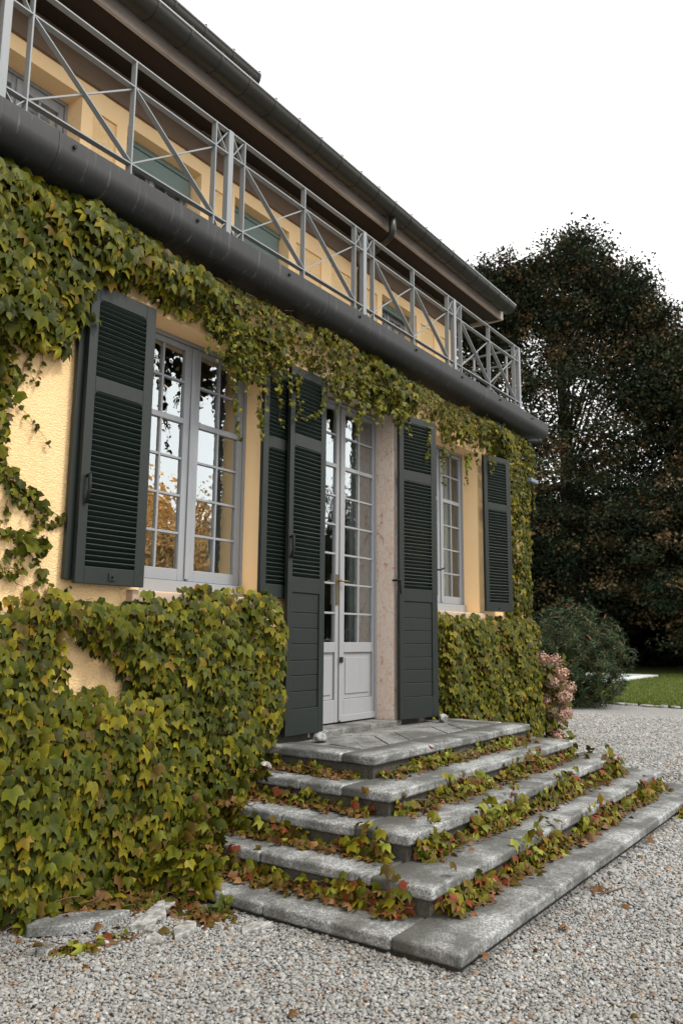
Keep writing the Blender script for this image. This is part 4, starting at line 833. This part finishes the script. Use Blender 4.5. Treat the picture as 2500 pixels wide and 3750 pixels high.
# ------------------------------------------------------------------ fallen leaves, rocks, flat stones
def fallen(x, y, z, s, fam, sh=3, label=None):
    me = variant(sh, FAM.index(fam), int(rng.integers(4))); o = link('fallen_leaf', me); a = random.uniform(0, 6.28)
    o.matrix_basis = Matrix.Translation((x, y, z+.012)) @ Matrix.Rotation(a, 4, 'Z') @ Matrix.Rotation(random.gauss(0, .35), 4, 'X') @ Matrix.Rotation(random.gauss(0, .35), 4, 'Y') @ Matrix.Scale(s, 4)
    return o
lab = 'small dry brown leaf lying loose on the gravel'
for i in range(34):
    q = i < 20
    x, y = (random.uniform(-1.1, .1), random.uniform(1.35, 1.95)) if q else (random.uniform(-1.3, 4.5), random.uniform(-1.3, 1.9))
    if blocked(np.array([x]), np.array([y]))[0]: y = -abs(y)*.4-.02
    tag(fallen(x, y, .004, random.uniform(.03, .065), random.choice(['dry', 'dry', 'brown', 'purple'])), lab, 'leaf', 'fallen leaves on the gravel')
for x, y, s, f, lb in ((-.40, 1.86, .085, 'dry', 'curled orange-brown leaf standing beside the long pale flagstone'), (-.26, 1.93, .08, 'dry', 'curled brown leaf at the foot of the ivy near the slate slab'), (1.5, -.1, .07, 'dry', 'dry leaf beside the twig, nearer the bottom step'), (1.53, -.16, .09, 'dry', 'largest dry leaf lying against the twig'), (.2, -.04, .05, 'dry', 'orange leaf just right of the front step corner'), (2.93, -.05, .06, 'dry', 'brown leaf against the right part of the bottom step')):
    tag(fallen(x, y, .02, s, f), lb, 'leaf', 'large curled leaves by the steps')
def rock(name, x, y, z, sx, sy, sz, rot, mat, label, cat, seed, flat=False, group=None):
    bm = bmesh.new(); bmesh.ops.create_icosphere(bm, subdivisions=3, radius=1); rs = np.random.default_rng(seed); pl = [(unit(rs.normal(0, 1, 3)), rs.uniform(.55, .9)) for _ in range(11)]
    for v in bm.verts:
        c = np.array(v.co)
        for nrm, d in pl:
            q = c@nrm
            if q > d: c = c-nrm*(q-d)
        if flat: c[2] = np.clip(c[2], -.5, .45)
        v.co = Vector((c[0]*sx, c[1]*sy, c[2]*sz))
    lo = min(v.co.z for v in bm.verts); bmesh.ops.translate(bm, verts=bm.verts, vec=(0, 0, -lo))
    me = bpy.data.meshes.new(name); bm.to_mesh(me); bm.free(); o = link(name, me, None, M[mat]); o.matrix_basis = Matrix.Translation((x, y, z)) @ Matrix.Rotation(rot, 4, 'Z')
    return tag(o, label, cat, group)
zl = Z0+RH*4-.004
rock('rock', 1.66, 2.06, zl, .085, .055, .05, .3, 'rock', 'white rock at the foot of the left door shutter', 'rock', 3)
rock('rock', 3.60, 2.02, zl, .075, .05, .05, .1, 'rock', 'pale rock wedged under the right door shutter', 'rock', 5)
rock('rock', 1.02, 2.08, Z0+RH*3, .07, .05, .045, .4, 'rock', 'white stone half hidden by ivy at the end of a step', 'rock', 8)
def flag(name, x, y, z, sx, sy, sz, rot, mat, label, seed):
    rs = np.random.default_rng(seed); k = int(rs.integers(5, 8)); an = np.sort(np.linspace(0, 2*math.pi, k, endpoint=False)+rs.normal(0, .22, k)); rd = rs.uniform(.78, 1.12, k)
    ol_ = [(math.cos(a)*r_*sx, math.sin(a)*r_*sy) for a, r_ in zip(an, rd)]; o = MB().prism_z(ol_, 0, sz).obj(name, M[mat], None, .006, 2)
    o.matrix_basis = Matrix.Translation((x, y, z)) @ Matrix.Rotation(rot, 4, 'Z') @ Matrix.Rotation(rs.normal(0, .05), 4, 'X') @ Matrix.Rotation(rs.normal(0, .05), 4, 'Y'); return tag(o, label, 'stone', 'flat stones on the gravel')
for i, (x, y, sx, sy, sz, r_, lb) in enumerate(((-.68, 1.88, .30, .13, .05, -.42, 'long pale flagstone lying beneath the ivy at the left'), (-.37, 1.64, .16, .085, .05, .25, 'thick grey slate slab lying tilted on the gravel'), (-.40, 1.37, .12, .06, .035, .35, 'flat grey stone nearest the bottom step'), (-.55, 1.42, .10, .055, .02, .8, 'thin grey stone almost sunk in the gravel'), (-.98, 1.70, .06, .045, .035, .2, 'small grey stone among ivy sprigs'), (-.20, 1.74, .10, .06, .035, .2, 'pale stone partly under dry leaves beside the steps'), (-.13, 1.12, .11, .05, .028, -.1, 'pale flat stone against the bottom step'), (-.48, 1.53, .06, .04, .03, .5, 'small pale chip between two flat stones'))):
    flag('flat_stone', x, y, -.004, sx, sy, sz, r_, 'granite' if i in (0, 4) else 'rock', lb, 20+i)
rock('flat_stone', 1.97, -.085, 0, .05, .03, .03, .1, 'rock', 'small squared grey stone against the bottom step front', 'stone', 33, True)
tw = MB().tube([(1.43, -.12, .016), (1.56, -.19, .018), (1.72, -.235, .016)], [.004, .005, .003], 5).obj('twig', M['stem'], None, smooth=True); tag(tw, 'short dry twig lying on the gravel before the steps', 'twig')

# ------------------------------------------------------------------ lamps fixed under the terrace
def spot(x, y, z, r, l, rz, mat, label):
    t = empty('floodlight', (x, y+.05, z)); tag(t, label, 'floodlight')
    n = 14; Rm = Matrix.Translation((x, y, z)) @ Matrix.Rotation(rz, 4, 'Z'); b = MB()
    ring = [(r*math.cos(2*math.pi*i/n), r*math.sin(2*math.pi*i/n)) for i in range(n)]
    def cyl(y0, y1, k0, k1, b_):
        vs = [tuple(Rm @ Vector((u*k0, y0, v*k0))) for u, v in ring]+[tuple(Rm @ Vector((u*k1, y1, v*k1))) for u, v in ring]
        b_.add(vs, [(i, (i+1) % n, n+(i+1) % n, n+i) for i in range(n)]+[tuple(range(n))[::-1], tuple(range(n, 2*n))])
    cyl(-l/2, l/2, 1, .8, b); b.obj('lamp_body', mat, t, smooth=False)
    h = MB(); cyl(-l/2-.02, -l/2+.02, 1.15, 1.12, h); h.obj('lamp_rim', mat, t)
    MB().tube([tuple(Rm @ Vector((0, l*.2, 0))), (x+.02, y+.14, z+.03), (x+.02, 2.31, z+.03)], .012, 6).obj('bracket', M['iron'], t, smooth=True)
spot(-.56, 2.17, 4.08, .055, .13, .5, M['iron'], 'black floodlight tucked in the ivy at upper left')
spot(-.30, 2.20, 4.06, .05, .13, -.5, M['iron'], 'black floodlight beside the bare gap under the balcony')
spot(6.33, 2.10, 4.11, .045, .20, .9, M['iron'], 'dark floodlight under the right end of the balcony')
fl = MB().box(6.22, 6.46, 2.08, 2.18, 3.55, 3.60).obj('wall_lamp', M['lampgrey'], None, .01); tag(fl, 'blue-grey wall lamp half hidden by ivy at the house corner', 'lamp')
MB().box(6.32, 6.345, 2.18, 2.31, 3.56, 3.59).obj('arm', M['iron'], fl)

# ------------------------------------------------------------------ hydrangea at the corner
hyd = empty('hydrangea', (6.95, 2.3, 0)); tag(hyd, 'hydrangea with faded pink flower heads at the house corner', 'shrub')
HEADS = [(6.65, 2.18, 1.26, 0.10), (6.83, 2.08, 1.23, 0.10), (7.0, 2.15, 1.1, 0.105), (6.74, 1.96, 1.06, 0.11), (6.91, 2.23, 1.05, 0.09), (6.65, 2.05, 0.95, 0.10), (6.83, 2.21, 0.84, 0.095), (7.0, 1.97, 0.88, 0.115), (6.74, 1.92, 0.78, 0.105), (6.91, 2.07, 0.73, 0.10), (6.65, 2.18, 0.74, 0.09), (6.83, 2.19, 0.61, 0.105), (7.0, 2.02, 0.56, 0.10), (6.74, 2.0, 0.53, 0.11), (6.91, 2.17, 0.37, 0.10), (6.65, 2.03, 0.27, 0.10), (6.83, 2.17, 0.48, 0.085)]
def head(c, r, k):
    n = 150; i = np.arange(n)+.5; ph = np.arccos(1-2*i/n); th = math.pi*(1+5**.5)*i; d = np.stack([np.cos(th)*np.sin(ph), np.sin(th)*np.sin(ph), np.cos(ph)], 1)
    P = np.array(c)+d*r*(1+rng.normal(0, .07, (n, 1)))*np.array([1, 1, .85]); D = unit(rng.normal(0, 1, (n, 3))); Nn = d+rng.normal(0, .35, (n, 3))
    pink = np.array([.33, .145, .115]); cream = np.array([.46, .34, .25]); f = np.clip(rng.normal([.35, .5, .7][k % 3], .25, (n, 1)), 0, 1); C0 = pink*(1-f)+cream*f; C0 *= np.exp(rng.normal(0, .18, (n, 1)))
    me = leaf_mesh('flower_head', diamond_template(), P-D*.018, Nn, D, np.full(n, .036)*np.exp(rng.normal(0, .15, n)), C0*.8, C0*1.1, M['petal']); link('flower_head', me, hyd)
st_ = MB()
for k, (x, y, z, r) in enumerate(HEADS):
    head((x, y, max(z, .10)), r*.86, k); st_.tube([(6.95+random.uniform(-.15, .1), 2.3, 0), ((x+6.95)/2, (y+2.3)/2, z*.5), (x, y, max(z, .1))], .006, 5)
st_.obj('stem', M['stem'], hyd, smooth=True)
n = 420; P = np.stack([rng.uniform(6.5, 7.15, n), rng.uniform(2.0, 2.4, n), rng.uniform(.05, 1.25, n)], 1); Nn = np.stack([rng.normal(-.2, .5, n), rng.normal(-.7, .4, n), rng.normal(.7, .4, n)], 1); D = rng.normal(0, .7, (n, 3))+np.array([0, -.2, -.3]); a, b, f = pick_cols(n, {'green': 4, 'deep': 2, 'lime': 1, 'brown': 1, 'yellow': 1})
link('foliage', leaf_mesh('foliage', diamond_template(), P, Nn, D, rng.uniform(.09, .16, n), a, b, M['leaf']), hyd)['kind'] = 'stuff'

# ------------------------------------------------------------------ oleander bush
ol = empty('oleander_bush', (15.0, 4.75, 0)); tag(ol, 'rounded dark green oleander bush at the edge of the lawn', 'bush')
def oleander():
    c = np.array([15.0, 4.75, 1.0]); R3 = np.array([1.25, 1.25, 1.30]); W_ = 1100; d = unit(rng.normal(0, 1, (W_, 3))); rr = rng.random((W_, 1))**.35; rr *= 1+.1*np.sin(d[:, :1]*7)*np.cos(d[:, 2:3]*6)
    B = c+d*rr*R3; B[:, 2] = np.maximum(B[:, 2], .08); m = 17; Bx = np.repeat(B, m, 0); ax = np.repeat(unit(d*np.array([.8, .8, .5])+np.array([0, 0, .75])+rng.normal(0, .2, (W_, 3))), m, 0); n = len(Bx)
    D = ax*.85+rng.normal(0, .62, (n, 3)); P = Bx+ax*rng.uniform(0, .16, (n, 1)); Nn = ax+rng.normal(0, .5, (n, 3))
    t = rng.random(n); C0 = np.where(t[:, None] < .04, [.20, .10, .04], np.where(t[:, None] < .35, [.045, .068, .032], [.016, .033, .016])); C0 = C0*np.exp(rng.normal(0, .25, (n, 1)))
    link('foliage', leaf_mesh('foliage', blade_template(.075), P, Nn, D, rng.uniform(.11, .19, n), C0, C0*1.35, M['leaf']), ol)['kind'] = 'stuff'
    sb = MB()
    for _ in range(16): q = c+unit(rng.normal(0, 1, 3))*R3*.8; sb.tube([(c[0]+rng.normal(0, .12), c[1]+rng.normal(0, .12), 0), tuple((q+np.array([c[0], c[1], .3]))/2), tuple(q)], [.025, .018, .008], 5)
    sb.obj('branch', M['bark'], ol, smooth=True)
    for k in range(3):
        q = c+unit(np.array([rng.normal(0, .5), rng.normal(-.3, .5), 1.]))*R3*1.02; n = 12; P = q+rng.normal(0, .03, (n, 3)); C0 = np.array([[.22, .06, .04]])*np.exp(rng.normal(0, .2, (n, 1)))
        link('blossom', leaf_mesh('blossom', diamond_template(), P, rng.normal(0, 1, (n, 3)), rng.normal(0, 1, (n, 3)), np.full(n, .045), C0, C0, M['petal']), ol)
oleander()

# ------------------------------------------------------------------ lawn, edging stones, pool
def grass():
    n = 46000; d = rng.random(n)**1.6; x = 15.7+d*18; y = rng.uniform(-1, 9, n)*(.6+.4*d)+1.0
    k = in_poly(x, y, LAWN); x, y = x[k], y[k]; n = len(x); P = np.stack([x, y, np.full(n, .03)], 1); D = np.stack([rng.normal(0, .35, n), rng.normal(0, .35, n), np.ones(n)], 1); Nn = rng.normal(0, 1, (n, 3))
    C0 = np.array([[.085, .115, .02]])*np.exp(rng.normal(0, .28, (n, 1))); k = rng.random(n) < .06; C0[k] = [.11, .11, .03]
    o = link('grass', leaf_mesh('grass', blade_template(.14), P, Nn, D, rng.uniform(.03, .075, n), C0, C0*1.4, M['leaf'])); tag(o, 'short mown grass of the lawn beyond the gravel', 'grass', kind='stuff')
grass()
ys = 1.0; i = 0
while ys < 5.6:
    x = np.interp(ys, [1.2, 2.5, 3.8, 5.3], [15.8, 15.85, 16.05, 16.1]); s = random.uniform(.09, .2)
    rock('border_stone', x-.03+random.uniform(-.03, .03), ys, -.02, s*.6, s, random.uniform(.05, .085), math.pi/2*0+random.uniform(-.3, .3), 'rock', 'low pale stone in the row edging the lawn', 'stone', 100+i, True, 'stones edging the lawn'); ys += s*1.9; i += 1
pool = empty('swimming_pool', (28, 9.5, 0)); tag(pool, 'swimming pool with pale stone rim beyond the oleander bush', 'pool')
PX0, PX1, PY0, PY1 = 23.5, 31.5, 6.9, 12
cb = MB().box(PX0, PX1, PY0, PY0+.5, .0, .10).obj('coping', M['coping'], pool, .01); MB().box(PX0, PX1, PY1-.5, PY1, .0, .10).obj('coping', M['coping'], pool, .01)
MB().box(PX0, PX0+.5, PY0+.501, PY1-.501, .0, .10).obj('coping', M['coping'], pool, .01); MB().box(PX1-.9, PX1, PY0+.501, PY1-.501, .0, .10).obj('coping', M['coping'], pool, .01)
MB().box(PX0+.5, PX1-.9, PY0+.5, PY1-.5, .0, .06).obj('water', M['water'], pool)

# ------------------------------------------------------------------ trees
def lobes_dirs(rs): return unit(rs.normal(0, 1, (9, 3)))
def at(az, dist): a = math.radians(az); return (CAM[0]+dist*math.sin(a), CAM[1]+dist*math.cos(a))
def tree(name, label, cat, base, height, rad, low_, n_cl, per, leaf, cols, group=None, top_bias=.6, seed=0, flat=.4, fill=.45, lobes=None):
    t = empty(name, (*base, 0)); tag(t, label, cat, group); rs = np.random.default_rng(seed); bx, by = base
    d = unit(rs.normal(0, 1, (n_cl, 3))); rr = (fill+(1-fill)*rs.random((n_cl, 1)))
    lb_ = unit(rs.normal(0, 1, (14, 3))); lob = np.max(d@lb_.T, 1)[:, None]; rr *= .74+.30*lob**4+rs.normal(0, .05, (n_cl, 1))
    zc = low_+(height-low_)*.45; R_ = np.where(d[:, 2:3] > 0, height-zc, zc-low_); C_ = np.concatenate([bx+d[:, :1]*rad*rr, by+d[:, 1:2]*rad*rr, zc+d[:, 2:3]*R_*rr], 1)
    cone = np.clip((C_[:, 2]-zc)/(height-zc), 0, 1); C_[:, :2] = np.array([bx, by])+(C_[:, :2]-np.array([bx, by]))*(1-.25*cone[:, None]**2)
    if lobes:      # several leaders: (azimuth, distance, top, radius, share)
        sh = np.array([l[4] for l in lobes], float); pick = rs.choice(len(lobes), n_cl, p=sh/sh.sum())
        for q, (az_, ds_, zt_, r_, _) in enumerate(lobes):
            k = pick == q; lx, ly = at(az_, ds_); zl_ = zt_-r_*2.6; m_ = k.sum(); dd = unit(rs.normal(0, 1, (m_, 3))); zc_ = (zt_+zl_)/2
            rq = (.5+.5*rs.random((m_, 1)))*(.8+.25*np.max(dd@lobes_dirs(rs).T, 1)[:, None]**4); C_[k] = np.concatenate([lx+dd[:, :1]*r_*rq, ly+dd[:, 1:2]*r_*rq, zc_+dd[:, 2:3]*(zt_-zl_)/2*rq], 1)
        body = rs.random(n_cl) < .45; db = d[body]; C_[body] = np.concatenate([bx+db[:, :1]*rad*rr[body], by+db[:, 1:2]*rad*rr[body], zc*.85+db[:, 2:3]*R_[body]*.8*rr[body]], 1)
    n = n_cl*per; cr = rad*.115; out = unit(C_-np.array([bx, by, zc-2])); o2 = np.repeat(out, per, 0)
    P = np.repeat(C_, per, 0)+np.clip(rs.normal(0, 1, (n, 3)), -1.5, 1.5)*np.array([cr*.55, cr*.55, cr*flat*.55])+o2*np.clip(rs.normal(0, cr*.3, (n, 1)), -cr*.5, cr*.45); P[:, 2] = np.maximum(P[:, 2], low_*.5+.2)
    Nn = np.array([0, 0, 1.])+rs.normal(0, .65, (n, 3)); D = o2+rs.normal(0, .6, (n, 3))+np.array([0, 0, -.25])
    cl = np.repeat(rs.integers(0, len(cols), n_cl), per); mixn = rs.random(n) < .12; cl[mixn] = rs.integers(0, len(cols), mixn.sum()); C0 = np.array(cols)[cl]*np.repeat(np.exp(rs.normal(0, .28, (n_cl, 1))), per, 0)*np.exp(rs.normal(0, .13, (n, 1)))
    link('crown', leaf_mesh('crown', diamond_template(), P, Nn, D, leaf*np.exp(rs.normal(0, .25, n)), C0, C0*1.2, M['tree_leaf']), t)
    b = MB(); b.tube([(bx, by, -.1), (bx+.1, by, height*.25), (bx-.1, by+.1, height*.6), (bx, by, height*.92)], [rad*.085, rad*.065, rad*.035, .04], 9)
    for i in rs.choice(n_cl, min(24, n_cl), False):
        q = C_[i]; z0 = min(max(low_*.6+.8, q[2]*.62), height*.8); b.tube([(bx, by, z0), tuple((np.array([bx, by, z0])+q)/2+np.array([0, 0, .25])), tuple(q)], [rad*.014, rad*.008, .02], 5)
    b.obj('trunk', M['bark'], t, smooth=True); return t
def at(az, dist): a = math.radians(az); return (CAM[0]+dist*math.sin(a), CAM[1]+dist*math.cos(a))
BE = [(.034, .044, .021), (.060, .044, .021), (.105, .066, .031), (.018, .030, .016), (.020, .029, .016), (.018, .027, .015), (.022, .032, .017)]
tree('copper_beech', 'tall copper beech with dark crown rising behind the roof end', 'tree', at(70.8, 42), 21.6, 6.6, .6, 2300, 70, .155, BE, 'trees beyond the lawn', seed=3, lobes=[(71.2, 41, 23.0, 3.0, 1.2), (73.9, 42, 22.0, 3.0, 1.2), (68.6, 43, 21.6, 3.0, 1), (76.2, 42, 19.6, 3.0, 1), (70.0, 41, 22.3, 1.7, .5), (72.5, 41, 23.3, 1.6, .5), (75.1, 42, 21.3, 1.7, .5), (67.6, 42, 22.0, 1.6, .4), (77.2, 41, 18.8, 1.5, .4)])
tree('copper_beech', 'copper beech at the right edge sloping below the tallest crown', 'tree', at(79.0, 41), 15.6, 6.2, .5, 1350, 76, .155, BE, 'trees beyond the lawn', seed=5, lobes=[(77.8, 41, 17.6, 3.0, 1), (80.2, 41, 16.0, 3.0, 1), (82.8, 41, 15.5, 3.2, .7)])
tree('copper_beech', 'copper beech crown showing just past the roof corner', 'tree', at(65.2, 43), 21.8, 5.4, .7, 1000, 76, .155, BE, 'trees beyond the lawn', seed=8, lobes=[(66.0, 43, 23.4, 2.7, 1.2), (63.6, 43, 21.5, 2.8, 1), (64.8, 43, 22.8, 1.5, .5), (67.2, 43, 22.5, 1.5, .5)])
DK = [(.014, .022, .014), (.018, .024, .013), (.022, .022, .014)]
for i, (az, ds, h, r, lb) in enumerate(((72.5, 50, 13.5, 5.5, 'black-green evergreen behind the oleander bush'), (78.2, 49, 12.5, 5.0, 'black-green evergreen behind the lawn at the right edge'), (67.0, 50, 13, 5.5, 'black-green evergreen beside the ivy corner of the house'), (83.5, 48, 11, 5.5, 'black-green evergreen just outside the right edge'))):
    tree('evergreen_tree', lb, 'tree', at(az, ds), h, r, .2, 620, 40, .30, DK, 'evergreens under the beeches', seed=20+i, fill=.25, flat=.8)
hg = empty('hedge', (34, 12, 0)); tag(hg, 'low dark hedge closing the garden under the trees', 'hedge')
def hedge():
    n = 26000; az = np.radians(rng.uniform(58, 92, n)); ds = rng.uniform(50, 53, n); z = rng.random(n)*4.2*(1+.15*np.sin(az*60)); P = np.stack([CAM[0]+ds*np.sin(az), CAM[1]+ds*np.cos(az), z], 1)
    C0 = np.array([[.012, .018, .011]])*np.exp(rng.normal(0, .3, (n, 1))); link('foliage', leaf_mesh('foliage', diamond_template(), P, rng.normal(0, 1, (n, 3)), rng.normal(0, 1, (n, 3)), rng.uniform(.35, .6, n), C0, C0, M['tree_leaf']), hg)['kind'] = 'stuff'
hedge()
# garden across the forecourt, seen only as reflections in the panes
GD = [(.90, .66, .33), (.86, .58, .25), (.90, .70, .40)]  # warm sunset glow put into the leaf colour of the mirrored trees
GL = ['smallest golden autumn tree across the forecourt, reflected right of the others', 'golden autumn tree mirrored in the middle of the large left window', 'tallest golden autumn tree mirrored in the left edge of the large window']
DL_ = ['tallest dark garden tree across the forecourt, furthest to the right', 'dark garden tree across the forecourt, between tallest and smallest', 'smallest dark garden tree mirrored in the door panes']
for i, (az, ds, h, r) in enumerate(((127.5, 52, 10.8, 6), (134.5, 52, 12.6, 7), (143, 50, 13.5, 8))):
    tree('autumn_tree', GL[i], 'tree', at(az, ds), h, r, .3, 620, 50, .72, GD, 'garden trees across the forecourt', seed=40+i, fill=.3)
for i, (az, ds, h, r) in enumerate(((106, 46, 15, 7), (113, 46, 13, 6.5), (119.5, 48, 8.8, 5.5))):
    tree('evergreen_tree', DL_[i], 'tree', at(az, ds), h, r, .3, 420, 40, .40, DK, 'garden trees across the forecourt', seed=60+i)
